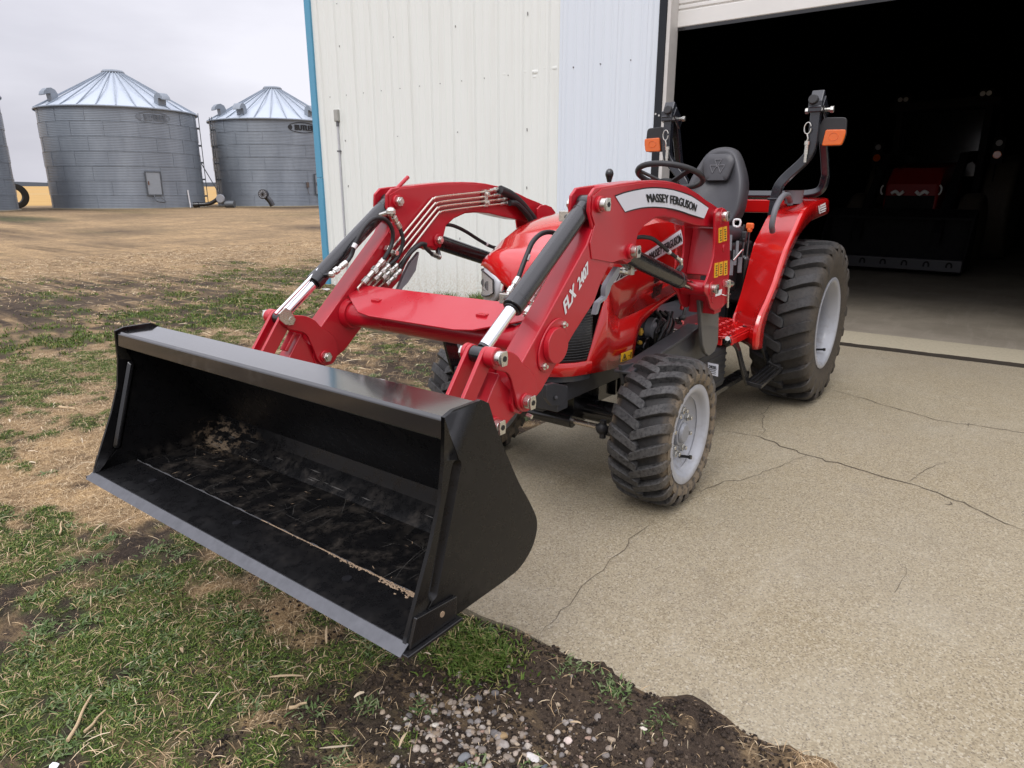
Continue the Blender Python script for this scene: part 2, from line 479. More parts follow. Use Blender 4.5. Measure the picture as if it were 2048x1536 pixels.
for s in (1, -1):
    ax.cyl((FX, s * .33, .25), (FX, s * .33, .44), .055, n=18); ax.cyl((FX, s * .33, .318), (FX, s * .43, .318), .08, .07, n=20)
    ax.bar((FX + .02, s * .33, .30), (FX + .14, s * .30, .30), .05, .035)
ax.build('front_axle', M['black'], TR, bevel=.006)
sc = MB(); sc.cyl((FX + .14, -.13, .315), (FX + .14, .13, .315), .032, n=18)
sco = sc.build('steering_cylinder', M['black'], TR, bevel=.004)
sc = MB(); sc.cyl((FX + .14, -.25, .315), (FX + .14, .25, .315), .0125, n=14); sc.build('piston_rod', M['tube_steel'], sco)
sc = MB()
for s in (1, -1): sc.ball((FX + .14, s * .275, .312), .027, 14); sc.cyl((FX + .14, s * .28, .27), (FX + .14, s * .28, .35), .014, n=10)
sc.each('tie_rod_end', M['black_plastic'], sco)
en = MB(); en.box(1.36, 2.0, -.16, .16, .45, .93); en.box(1.40, 1.80, -.19, .19, .56, .78); en.cyl((1.55, .16, .56), (1.55, .225, .56), .06, n=20); en.box(1.5, 1.9, -.15, .15, .36, .45)
for i in range(5): en.box(1.56 + i * .05, 1.585 + i * .05, -.17, .175, .37, .47)
eo = en.build('engine', M['black'], TR, bevel=.008)
al = MB(); q = P(1302, 656, 'y', .2); al.cyl((q.x, .13, q.z), (q.x, .225, q.z), .052, n=28); al.cyl((q.x, .225, q.z), (q.x, .24, q.z), .04, .02, n=28)
for i in range(12): al.box(q.x - .003 + .044 * math.cos(i * PI / 6), q.x + .003 + .044 * math.cos(i * PI / 6), .16, .228, q.z - .004 + .044 * math.sin(i * PI / 6), q.z + .004 + .044 * math.sin(i * PI / 6))
al.build('alternator', M['grey_cast'], eo, bevel=.003)
for px, py, hh in ((1289, 664, .034), (1287, 686, .018)):
    q = P(px, py, 'y', .23); y = MB(); y.cyl((q.x, .21, q.z - hh / 2), (q.x, .21, q.z + hh / 2), .010, n=12); y.cyl((q.x, .21, q.z - hh / 4), (q.x, .21, q.z + hh / 5), .014, n=12)
    y.build('filler_cap', M['brass'], eo, bevel=.002)
wl = MB(); R2 = random.Random(4)
for i in range(15):
    a = P(1300 + R2.uniform(0, 45), 628 + R2.uniform(-8, 14), 'y', .2 + R2.uniform(0, .04)); c_ = P(1320 + R2.uniform(-12, 22), 668 + R2.uniform(-8, 14), 'y', .235 + R2.uniform(-.02, .03)); d_ = P(1298 + R2.uniform(-5, 26), 712 + R2.uniform(-6, 12), 'y', .22)
    wl.tube([a, (a + c_) / 2 + Vector((-.03, .01, .01)), c_, d_], .0055 + .004 * R2.random(), 7, 5)
wl.build('wiring_loom', M['hose'], eo)
ft = MB(); R2 = random.Random(9)
for i in range(9):
    q = P(R2.uniform(1300, 1368), R2.uniform(640, 700), 'y', .21); ft.cyl((q.x, .19, q.z), (q.x, .225, q.z), .008 + .006 * R2.random(), n=6)
ft.each('engine_bolt', M['zinc'], eo)
# long loader sub-frame rail beside the engine, ending behind the front tyre
rl = MB(); rl.ext(PX(((1262, 750), (1406, 655), (1412, 712), (1340, 745), (1262, 785)), .40), .385, .40)
rl.ext(PX(((1262, 745), (1406, 650), (1406, 656), (1262, 751)), .41), .33, .41)
both(rl, 'subframe_rail', M['dark_grey'], TR, TR, bevel=.004)
rb_ = MB(); rb_.ext(PX(((1243, 730), (1290, 722), (1290, 768), (1250, 770)), .37), .352, .37); rb_.cyl((1.80, .37, .5), (1.80, .385, .5), .014, n=6); rb_.cyl((1.76, .37, .5), (1.76, .385, .5), .014, n=6)
both(rb_, 'frame_bracket', M['dark_grey'], TR, TR, bevel=.004)
dp = MB(); dp.prism([P(*q, 'y', -.27) for q in ((884, 680), (908, 678), (914, 700), (922, 735), (941, 772), (932, 785), (912, 760), (900, 738), (892, 712))], (0, .012, 0))
dp.build('front_guard_plate', M['black'], TR, bevel=.003)

# ---------------------------------------------------------------- hood
HS = [  # x, top z, shoulder (y,z), crease (y,z), side edge (y,z), low edge (y,z)
    (1.305, 1.200, .150, 1.184, .250, 1.140, .272, 1.085, .278, .83),
    (1.45, 1.212, .158, 1.198, .256, 1.152, .274, 1.088, .278, .82),
    (1.62, 1.214, .160, 1.200, .260, 1.156, .275, 1.084, .277, .80),
    (1.80, 1.208, .162, 1.193, .262, 1.142, .275, 1.068, .275, .78),
    (1.95, 1.192, .162, 1.176, .262, 1.118, .273, 1.044, .273, .77),
    (2.0, 1.182, .161, 1.166, .260, 1.107, .272, 1.034, .272, .80),
    (2.05, 1.170, .160, 1.153, .258, 1.094, .271, 1.022, .271, .905),
    (2.165, 1.126, .153, 1.110, .238, 1.054, .251, 1.006, .252, .965),
    (2.235, 1.082, .138, 1.068, .212, 1.030, .224, 1.002, .226, .992)]
def hood_half(s):
    x, zt, y1, z1, y2, z2, y3, z3, y4, z4 = s
    return [(x, 0, zt), (x, y1 * .5, zt - (zt - z1) * .22), (x, y1, z1), (x, (y1 + y2) / 2, (z1 + z2) / 2 + .008), (x, y2, z2), (x, y3, z3), (x, y4, (z3 + z4) / 2), (x, y4, z4)]
h = MB(); secs = []
for s in HS:
    a = hood_half(s); secs.append([(x, -y, z) for x, y, z in reversed(a[1:])] + a)
# nose: the top sheet rolls down between the headlamps to a blunt V
last = hood_half(HS[-1]); zend = [.910, .940, .968, .978, .985, .989, .990, .990]
for t_ in (.18, .36, .54, .7, .84, .94, 1.0):
    pts = []; s_ = t_ ** 1.7
    for (x0, y0, z0), ze in zip(last, zend):
        y = y0 * (1 - .09 * t_ * t_); pts.append((2.235 + .119 * math.sin(t_ * PI / 2) - y * y * 1.75 * t_, y, z0 * (1 - s_) + ze * s_))
    secs.append([(x, -y, z) for x, y, z in reversed(pts[1:])] + pts)
h.loft(secs)
hood = h.build('hood', M['red_body'], TR, ang=38, solid=.006)
# rubber seal and grey cowl behind the hood
sl = MB(); a = hood_half(HS[0]); rr = [(x - .012, y * 1.004, z + .002) for x, y, z in a]; full = [(x, -y, z) for x, y, z in reversed(rr[1:])] + rr
sl.tube(full, .013, 8, 1); sl.build('rubber_seal', M['hose'], hood)
cw = MB()
for x, k in ((1.285, .985), (1.13, .97), (1.08, .9)):
    pass
cs = []
for x, k, dz in ((1.285, .97, 0), (1.12, .93, .0), (1.04, .78, -.03)):
    a = [(x, y * k, z + dz) for _, y, z in hood_half(HS[0])]; cs.append([(x, -y, z) for x, y, z in reversed(a[1:])] + a)
cw.loft(cs); cw.add(cs[-1], [tuple(range(len(cs[-1])))])
cw.build('dash_cowl', M['grey_plastic'], TR, ang=40)
# side panels (deep front skirt rising to the rear)
def side_y(x): return float(np.interp(x, [1.28, 1.8, 2.05, 2.13, 2.19, 2.235, 2.283, 2.311, 2.335], [.278, .2755, .271, .264, .255, .238, .20, .155, .10]))
sp = MB()
top = [(1.305, .842), (1.60, .802), (1.80, .782), (1.95, .772), (2.0, .802), (2.05, .907), (2.07, .870), (2.10, .81), (2.12, .764), (2.16, .675), (2.185, .62)]
bot = [(1.300, .832), (1.608, .766), (1.70, .735), (1.752, .712), (1.785, .665), (1.80, .61), (1.818, .556), (1.95, .556), (2.10, .566), (2.165, .572)]
fr = [(2.165, .572), (2.178, .63), (2.165, .70), (2.12, .775)]
N = 88; va = []; vb = []
for i in range(N + 1):
    x = 1.303 + (2.185 - 1.303) * i / N
    zt = float(np.interp(x, [p[0] for p in top], [p[1] for p in top])) + .002
    bx = [p for p in bot]; zb = float(np.interp(x, [p[0] for p in bx], [p[1] for p in bx])); zb = min(zb, zt - .004)
    bow = 0.0
    va.append((x, side_y(x) - .001, zt)); vb.append((x, side_y(x) - .001, zb))
mid = [((a[0] + b_[0]) / 2, (a[1] + b_[1]) / 2 + .010 * (a[2] - b_[2]), (a[2] + b_[2]) / 2) for a, b_ in zip(va, vb)]
sp.loft([va, mid, vb])
spl, spr = both(sp, 'side_panel', M['red_body'], TR, TR, ang=50, solid=.008)
# grille: black mesh wrapping the nose
gr = MB(); path = [(x, side_y(x) - .006) for x in np.linspace(2.15, 2.333, 18)] + [(2.344, .06), (2.350, 0)]
path = path + [(x, -y) for x, y in reversed(path[:-1])]
gr.loft([[(x, y, .625) for x, y in path], [(x, y, .838) for x, y in path]])
gro = gr.build('front_grille', M['black_plastic'], TR, ang=60, solid=.01)
gb = MB()
for z in np.arange(.64, .832, .011): gb.tube([(x + .001, y * 1.006, z) for x, y in path], .002, 5, 1)
gb.build('grille_bars', M['black'], gro)
bp = MB()
prof = [(.572, -.012), (.572, .0), (.590, .008), (.612, .010), (.628, .004), (.632, -.012)]
bp.loft([[(x + d * .7, y * (1 + d * 4), z) for x, y in path] for z, d in prof])
bp.build('bumper_strip', M['red_body'], TR, ang=30)
ub = MB(); ub.loft([[(x * .995, y * .96, z) for x, y in path] for z in (.545, .574)]); ub.add([(x * .995, y * .96, .546) for x, y in path], [tuple(range(len(path)))])
ub.build('radiator_tray', M['dark_grey'], TR)
# headlamps
def lamp(s):
    ys = [.060, .092, .122, .150, .174, .194, .209, .219]; xs = [2.341 - y * y * 1.75 + .012 for y in ys]; xs[-1] -= .028; xs[-2] -= .008
    zt = [.944, .961, .972, .980, .985, .988, .990, .990]; zl = [.90, .866, .845, .834, .829, .830, .838, .858]
    fa = MB(); rows = []
    for f, o in ((0, .0), (.12, .006), (.5, .008), (.88, .006), (1.0, -.004)): rows.append([(x + o, y, a + (b - a) * f) for x, y, a, b in zip(xs, ys, zt, zl)])
    rows.append([(x - .03, y * .97, b + .004) for x, y, b in zip(xs, ys, zl)]); fa.loft(rows)
    lt = [z - .013 for z in zt]; lbm = [.920, .894, .881, .874, .871, .872, .878, .890]; k0, k1 = 1, 8
    def panel_(o, sh=0): return [[(x + .0085 + o, y, a + (b - a) * f - sh) for x, y, a, b in list(zip(xs, ys, lt, lbm))[k0:k1]] for f in (0, .33, .67, 1)]
    rf = MB(); rf.loft(panel_(.0012)); gl = MB(); gl.loft(panel_(.010))
    gl.loft([panel_(.0012)[0], panel_(.010)[0]]); gl.loft([panel_(.010)[-1], panel_(.0012)[-1]])
    rim_ = MB(); q = panel_(.009)
    lp = q[0] + q[-1][::-1]; rim_.tube(lp + [lp[0], lp[1]], .0035, 6, 1)
    bl = MB()
    for yy, zz, r_ in ((.138, .918, .020), (.178, .925, .017)):
        xx = 2.341 - yy * yy * 1.75 + .0215; bl.cyl((xx, yy, zz), (xx + .003, yy, zz), r_, n=20)
    bl.tube([(2.342, .10, .905), (2.325, .14, .893), (2.302, .185, .896)], .003, 6, 3)
    if s < 0: fa, rf, gl, rim_, bl = fa.mir(), rf.mir(), gl.mir(), rim_.mir(), bl.mir()
    root = fa.build('headlight', M['silver_trim'], TR, ang=50, solid=.004)
    rf.build('reflector', M['reflector'], root, ang=60, fix=False); rim_.build('lamp_rim', M['black'], root); bl.each('bulb_housing', M['dark_grey'], root, bevel=.001); gl.build('lamp_glass', M['glass'], root, ang=60)
lamp(1); lamp(-1)
# maker's emblem of three outlined triangles on the nose
em = MB()
def tri(c, r, inv=False):
    pts = []
    for k in range(3):
        a = R_(90 + 120 * k + (180 if inv else 0)); pts.append((c[0] + r * math.cos(a), c[1] + r * math.sin(a)))
    z0 = lambda y, z: (2.354 - y * y * 1.75 - max(0, z - .91) * .52 + .003, y, z)
    for i in range(3):
        p, q = pts[i], pts[(i + 1) % 3]; em.tube([z0(*p), z0(*q)], .0016, 5, 1)
tri((-.02, .972), .023, True); tri((.02, .972), .023, True); tri((0, .942), .023, True)
em.build('emblem', M['decal'], hood)
# side decal stripe with lettering
def side_pt(x, z):
    zz3 = float(np.interp(x, [s[0] for s in HS], [s[7] for s in HS])); yy3 = float(np.interp(x, [s[0] for s in HS], [s[6] for s in HS]))
    return (x, (side_y(x) if z < zz3 else yy3) + .0035, z)
dq = [P(*q, 'y', .278) for q in ((1220, 573), (1364, 459), (1366, 487), (1222, 571))]
TL = P(1233, 543, 'y', .28); TRr = P(1363, 459, 'y', .28); BR = P(1366, 487, 'y', .28); BL = P(1220, 572, 'y', .28)
def strip(u, v, o=0.0):
    top = TL.lerp(TRr, u); b_ = BL.lerp(BR, u); p = b_.lerp(top, v); q = side_pt(p.x, p.z); return (q[0], q[1] + o, q[2])
for nm, e, mt, o in (('stripe_border', .09, M['decal_red'], -.001), ('decal_stripe', .0, M['decal'], .0)):
    d = MB(); U = 24; d.loft([[strip(i / U * (1 + e * .2) - e * .1, -e, o) for i in range(U + 1)], [strip(i / U * (1 + e * .2) - e * .1, .5, o) for i in range(U + 1)], [strip(i / U * (1 + e * .2) - e * .1, 1 + e, o) for i in range(U + 1)]])
    d.build(nm, mt, hood, fix=False); d.mir().build(nm, mt, hood, fix=False)
d = MB(); lettering(d, 'MASSEY FERGUSON', lambda u, v: strip(.47 + .51 * u, .2 + .58 * v, .002), bold=.02)
d.build('side_lettering', M['ink'], hood, fix=False)
d = MB(); lettering(d, '1825E', lambda u, v: strip(.07 + .27 * u + .01 * v, .12 + .7 * v, .002), bold=.02, shear=.15)
d.build('model_number', M['ink'], hood, fix=False)
# two dark vents and the warning sticker on the left side panel
for q in (((1310, 552), (1327, 545), (1324, 557), (1308, 567)), ((1307, 575), (1325, 566), (1320, 587), (1304, 597))):
    p = [P(a, b, 'y', .282) for a, b in q]; v_ = MB(); v_.prism(p, (0, .0035, 0)); v_.build('side_vent', M['black'], spl)
st = [P(*q, 'y', .284) for q in ((1242, 707), (1264, 699), (1263, 717), (1241, 724))]
v_ = MB(); v_.prism(st, (0, .0025, 0)); sk = v_.build('warning_sticker', M['yellow'], spl)
i_ = MB()
def sp4(q, u, v, o): p = q[3].lerp(q[2], u).lerp(q[0].lerp(q[1], u), v); return (p.x, p.y + o, p.z)
tr = [(.1, .15), (.45, .15), (.275, .85)]
for k in range(3): i_.tube([sp4(st, *tr[k], .004), sp4(st, *tr[(k + 1) % 3], .004)], .0016, 5, 1)
i_.tube([sp4(st, .275, .3, .004), sp4(st, .275, .55, .004)], .0022, 5, 1); i_.tube([sp4(st, .62, .5, .004), sp4(st, .75, .5, .004)], .0014, 5, 1); i_.tube([sp4(st, .85, .2, .004), sp4(st, .86, .8, .004)], .0025, 5, 1)
i_.build('sticker_print', M['ink'], sk)

# ---------------------------------------------------------------- fenders, floor, step, tank
def smooth_poly(p, n=40):
    s = [0]
    for i in range(1, len(p)): s.append(s[-1] + math.dist(p[i], p[i - 1]))
    t = np.linspace(0, s[-1], n); return [tuple(float(np.interp(a, s, [q[k] for q in p])) for k in range(len(p[0]))) for a in t]
def fender():
    out = [(-.345, .52, 1.180), (-.335, .52, 1.235), (-.300, .52, 1.250), (-.05, .52, 1.236), (.15, .52, 1.203), (.215, .52, 1.182), (.305, .52, 1.118), (.40, .52, 1.045), (.49, .52, .975), (.565, .52, .885), (.63, .52, .80), (.725, .52, .715), (.80, .515, .65), (.838, .51, .58), (.843, .51, .51), (.825, .51, .46)]
    inn = [(-.345, .27, 1.180), (-.335, .27, 1.235), (-.300, .27, 1.250), (-.16, .27, 1.236), (-.075, .265, 1.197), (.0, .262, 1.170), (.085, .262, 1.128), (.19, .262, 1.050), (.274, .262, .990), (.33, .262, .885), (.375, .262, .795), (.43, .262, .70), (.49, .262, .62), (.53, .262, .575), (.55, .262, .51), (.55, .262, .46)]
    n = 56; o = smooth_poly(out, n); i = smooth_poly(inn, n)
    rows = []
    # skirt, edge roll, top, inner roll, inner wall
    def drop(k):
        x, y, z = o[k]; return k
    dn = [(-.345, 1.153), (-.30, 1.150), (.008, 1.13), (.16, 1.092), (.293, 1.04), (.40, .965), (.483, .895), (.56, .79), (.65, .705), (.73, .63), (.765, .56), (.765, .46)]
    sk = smooth_poly([(a, .523, b) for a, b in dn], n); sk[0] = (-.345, .523, 1.153)
    rows.append(sk)
    ctr = (0.0, .5)
    def toward(p, y, d):
        v = Vector((p[0] - ctr[0], 0, p[2] - ctr[1])).normalized(); return (p[0] - v.x * d, y, p[2] - v.z * d)
    rows.append([toward(p, p[1] + .003, .014) for p in o]); rows.append([toward(p, p[1] - .004, .003) for p in o]); rows.append([(p[0], p[1] - .02, p[2]) for p in o])
    for f in (.33, .66): rows.append([tuple(a * (1 - f) + b * f for a, b in zip(p, q)) for p, q in zip(o, i)])
    rows.append([(p[0], p[1] + .015, p[2]) for p in i]); rows.append([toward(p, p[1] + .002, .004) for p in i]); rows.append([toward(p, p[1] - .003, .02) for p in i])
    rows.append([(p[0] * .86 - .05, p[1] - .012, max(.46, p[2] - .16)) for p in i])
    m = MB(); m.loft(rows); m.add([r[0] for r in rows], [tuple(range(len(rows)))])
    return m
fm = fender(); fl_, fr_ = both(fm, 'fender', M['red_body'], TR, TR, ang=35, solid=.006)
gh = MB(); hp = [P(1545, 463, 'y', .40), P(1544, 448, 'y', .405), P(1552, 415, 'y', .41), P(1565, 393, 'y', .41), P(1576, 391, 'y', .41), P(1580, 402, 'y', .40), P(1580, 410, 'y', .40)]
gh.tube(hp, .0165, 12, 6); gho, _ = both(gh, 'grab_handle', M['grey_plastic'], fl_, fr_)
cup = MB(); cc = P(1587, 400, 'y', .38); cc.z = 1.215
cup.lathe([(.052, 0), (.055, .075), (.058, .08), (.05, .08), (.046, .01), (.0, .01)], cc, 'z', 28); cup.build('cup_holder', M['grey_plastic'], fl_)
lo = MB(); lq = [P(*q, 'y', .527) for q in ((1636, 412), (1651, 405), (1652, 423), (1638, 428))]
for u0, u1, v0, v1 in ((0, .12, .05, 1), (.18, 1, .55, .72), (.25, .95, .8, 1), (.2, 1, .28, .46), (.05, .2, .0, .2), (.3, .9, .05, .18)):
    lo.add([sp4(lq, u0, v0, .002), sp4(lq, u1, v0, .002), sp4(lq, u1, v1, .002), sp4(lq, u0, v1, .002)], [(0, 1, 2, 3)])
lo.build('dealer_sticker', M['white_ink'], fl_, fix=False)
tl = MB(); tl.box(-.36, -.345, .44, .515, 1.165, 1.215); both(tl, 'tail_lamp', plain('tail_lens', (.3, .01, .01), .2, bump=0), fl_, fr_, bevel=.004)
fp = MB(); PZ = .56
fp.prism([(.50, -.44, PZ - .012), (1.03, -.44, PZ - .012), (1.06, -.40, PZ - .012), (1.06, .40, PZ - .012), (1.03, .44, PZ - .012), (.50, .44, PZ - .012)], (0, 0, .012))
fp.box(1.045, 1.06, -.40, .40, PZ - .05, PZ - .012); 
for s in (1, -1): fp.box(.5, 1.03, s * .44 - .006, s * .44 + .006, PZ - .05, PZ - .012)
fpo = fp.build('floor_platform', M['red_body'], TR, bevel=.004)
dm = MB()
for i in range(8):
    for j in range(5):
        for s in (1, -1):
            x = .56 + i * .062 + (j % 2) * .02; y = s * (.14 + j * .062); dm.ball((x, y, PZ + .001), .011, 8, (1.4 if j % 2 else .6, .6 if j % 2 else 1.4, .35))
dm.build('tread_bumps', M['red_body'], fpo)
hb = MB(); hb.cyl((.72, .40, PZ + .0005), (.72, .40, PZ + .0025), .018, n=16); hb.cyl((.97, .12, PZ + .0005), (.97, .12, PZ + .0025), .02, n=16); hb.each('drain_hole', M['ink'], fpo)
def step(s):
    y = .475
    fr = [P(1459, 677, 'y', .43), P(1474, 693, 'y', .445), P(1485, 735, 'y', .47), P(1495, 766, 'y', y)]
    rr = [P(1496, 668, 'y', .43), P(1517, 675, 'y', .445), P(1527, 697, 'y', .47), P(1538, 731, 'y', y)]
    m = MB(); m.sweep(fr, .045, .014, (1, 0, 0)); m.sweep(rr, .045, .014, (1, 0, 0))
    a, b = fr[-1], rr[-1]; m.bar(a, b, .014, .03); 
    t = MB()
    for k in range(4):
        o = Vector((0, .005 + k * .023, -.003 * k)); t.bar(a + o, b + o, .011, .02)
    t.bar(a, a + Vector((0, .08, -.009)), .011, .022); t.bar(b, b + Vector((0, .08, -.009)), .011, .022)
    bo = MB(); bo.cyl(P(1455, 677, 'y', .44), P(1455, 677, 'y', .455), .013, n=6)
    if s < 0: m, t, bo = m.mir(), t.mir(), bo.mir()
    r = m.build('step', M['black'], TR, bevel=.003); t.build('step_tread', paint('scuffed_black_steel', (.012, .012, .013), .4, .3, .9, (.33, .3, .24)), r, bevel=.002); bo.build('step_bolt', M['zinc'], r)
step(1); step(-1)
tk = MB(); tk.box(.95, 1.36, .17, .395, .27, .50); tk.box(1.20, 1.35, .20, .385, .50, .545); tk.cyl((1.30, .34, .54), (1.30, .34, .60), .045, n=20)
tko = tk.build('fuel_tank', M['black_plastic'], TR, bevel=.02, seg=3)
tg = MB()
for i in range(5): tg.box(.96, 1.35, .392, .399, .30 + i * .036, .315 + i * .036)
tg.build('tank_ribs', M['black_plastic'], tko, bevel=.003)
lb = [P(*q, 'x', 1.366) for q in ((1416, 725), (1437, 729), (1436, 753), (1416, 748))]
d = MB(); d.prism(lb, (.002, 0, 0)); ld = d.build('fuel_label', M['decal'], tko)
d = MB(); lettering(d, 'DIESEL', lambda u, v: tuple(lb[3].lerp(lb[2], .12 + .76 * u).lerp(lb[0].lerp(lb[1], .12 + .76 * u), .58 + .24 * v) + Vector((.0035, 0, 0))), bold=.02, n=(1, 0, 0))
for z in (.14, .3, .44):
    p = [lb[3].lerp(lb[2], a).lerp(lb[0].lerp(lb[1], a), z + b) + Vector((.0035, 0, 0)) for a, b in ((.2, 0), (.8, 0), (.8, .05), (.2, .05))]; d.add(p, [(0, 1, 2, 3)])
d.build('label_print', M['ink'], ld, fix=False)
bs = MB(); bs.box(.55, 1.3, .33, .40, .235, .265); both(bs, 'tank_support', M['black'], TR, TR, bevel=.004)
ra = MB(); ra.cyl((0, -.40, .5), (0, .40, .5), .085, n=24); ra.box(-.2, .35, -.17, .17, .36, .74); ra.build('rear_axle', M['black'], TR, bevel=.01)

# ---------------------------------------------------------------- seat and controls
def seat_out(f=1.0):
    ps = [(1364, 366), (1376, 346), (1390, 329), (1402, 312), (1415, 300.6), (1441, 294), (1463, 297), (1474, 305), (1488, 326), (1498, 359), (1499, 385), (1495, 420), (1489, 437)]
    o = [P(a, b, 'x', .1) for a, b in ps]; cy = -.04
    return [(cy + (p.y - cy) * f, p.z) for p in o]
out = seat_out(); r = []
sym = [(-.215, 1.06), (-.235, 1.20), (-.236, 1.30), (-.215, 1.38), (-.165, 1.465), (-.125, 1.525), (-.075, 1.553), (0, 1.562), (.075, 1.553), (.125, 1.525), (.165, 1.465), (.215, 1.38), (.236, 1.30), (.235, 1.20), (.215, 1.06)]
SC = -.045
def ring(dx, f, dz=0):   # outline of the backrest, leaning back
    return [((.20 - (z - 1.06) * .22) + dx + (.035 * abs(y / .236) ** 2 if dx > 0 else 0), SC + y * .82 * f, 1.06 + (z - 1.06) * (1 - (1 - f) * .6) + dz) for y, z in sym]
sb = MB(); rings = [ring(-.085, .80), ring(-.08, .95), ring(-.05, 1.0), ring(.0, 1.0), ring(.022, .95), ring(.03, .86), ring(.02, .72), ring(.012, .5)]
sb.loft(rings, close=True); sb.add(rings[0], [tuple(range(15))]); sb.add(rings[-1], [tuple(range(15))])
seat = sb.build('seat', M['seat'], TR, ang=70, sub=1)
hr = MB(); hp_ = [(-.10, 1.395), (-.085, 1.35), (.085, 1.35), (.10, 1.395), (.125, 1.47), (.09, 1.515), (-.09, 1.515), (-.125, 1.47)]
hp_ = rounded(hp_, .03, 3)
def hx(y, z, o): return (.20 - (z - 1.06) * .22 + .034 + o, SC + y * .85, z)
hr.loft([[hx(y, z, -.02) for y, z in hp_], [hx(y, z, .004) for y, z in hp_], [hx(y * .93, 1.43 + (z - 1.43) * .92, .012) for y, z in hp_], [hx(y * .6, 1.43 + (z - 1.43) * .6, .014) for y, z in hp_]], close=True); hr.add([hx(y * .6, 1.43 + (z - 1.43) * .6, .014) for y, z in hp_], [tuple(range(len(hp_)))])
hr.build('headrest_panel', M['seat'], seat, ang=50)
se = MB()
def tri2(cy, cz, rr_):
    q = [(cy + rr_ * math.cos(R_(270 + 120 * k)), cz + rr_ * math.sin(R_(270 + 120 * k))) for k in range(3)]
    for k in range(3): se.tube([hx(q[k][0], q[k][1], .0165), hx(q[(k + 1) % 3][0], q[(k + 1) % 3][1], .0165)], .003, 5, 1)
tri2(-.03, 1.43, .03); tri2(.03, 1.43, .03); tri2(0, 1.465, .03)
se.build('embossed_emblem', M['grey_plastic'], seat)
cu = MB(); cu.box(.12, .56, SC - .215, SC + .215, .99, 1.085); cu.build('seat_cushion', M['seat'], seat, bevel=.045, seg=4)
bl = MB(); bl.bar((.22, .16, .98), (.20, .175, 1.09), .035, .012, (0, 1, 0)); bl.build('belt_stalk', M['black_plastic'], seat)
q = P(1473, 447, 'y', .2); bl = MB(); bl.tube([q + Vector((0, 0, -.02)), q + Vector((0, .02, -.012)), q + Vector((0, .02, .02)), q + Vector((0, -.015, .02)), q + Vector((0, -.015, -.012)), q + Vector((0, .01, -.018))], .006, 7, 3); bl.build('belt_buckle', M['white_plastic'], seat)
sd_ = MB(); sd_.box(.08, .50, -.20, .20, .70, .99); sd_.build('seat_base', M['black_plastic'], TR, bevel=.02)
hu = MB(); hu.box(-.3, .35, -.265, .265, .62, .92); hu.build('rear_hump', M['black'], TR, bevel=.03)
cr = MB(); cr.box(-.32, -.24, -.52, .52, 1.15, 1.235); cr.build('rear_crossmember', M['red_body'], TR, bevel=.008)
# steering wheel
SWc = Vector((.86, -.04, 1.372)); sw = MB(); nrm = Vector((-.34, 0, .94)).normalized(); ux = Vector((0, 1, 0)); uy = nrm.cross(ux)
sw.tube([SWc + ux * (.178 * math.cos(2 * PI * k / 48)) + uy * (.178 * math.sin(2 * PI * k / 48)) for k in range(49)], .0155, 12, 1, caps=False)
swo = sw.build('steering_wheel', M['black_plastic'], TR)
sw = MB()
for a in (90, 210, 330): sw.bar(SWc - nrm * .05, SWc + ux * (.172 * math.cos(R_(a))) + uy * (.172 * math.sin(R_(a))), .03, .012, nrm)
sw.cyl(SWc - nrm * .09, SWc - nrm * .03, .045, .05, n=24); sw.build('wheel_spokes', M['black_plastic'], swo, bevel=.003)
cl = MB(); cl.cyl(SWc - nrm * .09, (1.06, -.04, .95), .04, .06, n=20); cl.build('steering_column', M['black_plastic'], TR)
js = MB(); q = Vector((.93, -.38, 1.385)); js.ball(q, .024, 16, (1, 1, 1.25)); js.cyl(q + Vector((0, 0, -.045)), q + Vector((0, 0, -.015)), .012, .02, n=14)
jo = js.build('joystick', M['black'], TR); js = MB(); js.tube([q + Vector((0, 0, -.03)), (.90, -.37, 1.25), (.88, -.36, 1.10)], .007, 8); js.build('lever_shaft', M['zinc'], jo)
def lev(px, py, y, h, knob, sz, nm):
    q = P(px, py, 'y', y); k = MB(); k.box(q.x - sz[0], q.x + sz[0], y - sz[1], y + sz[1], q.z - sz[2], q.z + sz[2]); k.cyl((q.x, y, q.z - sz[2] - .02), (q.x, y, q.z - sz[2] + .005), .012, .018, n=12)
    o = k.build(nm, M[knob], TR, bevel=.009, seg=3); s = MB(); s.tube([(q.x, y, q.z - sz[2]), (q.x + .02, y, q.z - h)], .0065, 8, 1); s.build('lever_shaft', M['black'], o)
lev(1500, 452, .245, .26, 'orange_knob', (.014, .022, .018), 'control_lever')
lev(1489, 470, .235, .2, 'black_plastic', (.014, .016, .022), 'control_lever')
ns = MB()
for k, (px, py) in enumerate(((1462, 470), (1475, 482), (1455, 490), (1470, 500), (1480, 515), (1462, 520))):
    q = P(px, py, 'y', .2 + .02 * k % .05); ns.bar(q, q + Vector((.02, .01, -.09)), .014 + .003 * k, .02)
ns.each('quadrant_lever', M['grey_plastic'], TR, bevel=.003)
pr = MB(); a = P(1485, 499, 'y', .25); b_ = P(1466, 521, 'y', .25); pr.tube([a + Vector((0, 0, -.006)), a, (a + b_) / 2, b_], .0055, 8, 3); pr.build('release_rod', M['chrome'], TR)
rdl = MB(); rdl.bar(P(1372, 575, 'y', .26), P(1364, 620, 'y', .26), .04, .012, (0, 1, 0)); rdl.build('brake_pedal_arm', M['red_body'], TR, bevel=.003)
rdl = MB(); rdl.tube([P(1382, 585, 'y', .28), P(1372, 612, 'y', .28), P(1366, 636, 'y', .28)], .009, 8); rdl.ball(P(1365, 635, 'y', .28), .022, 10, (1.4, .9, .6)); rdl.build('brake_pedal', M['black_plastic'], TR)

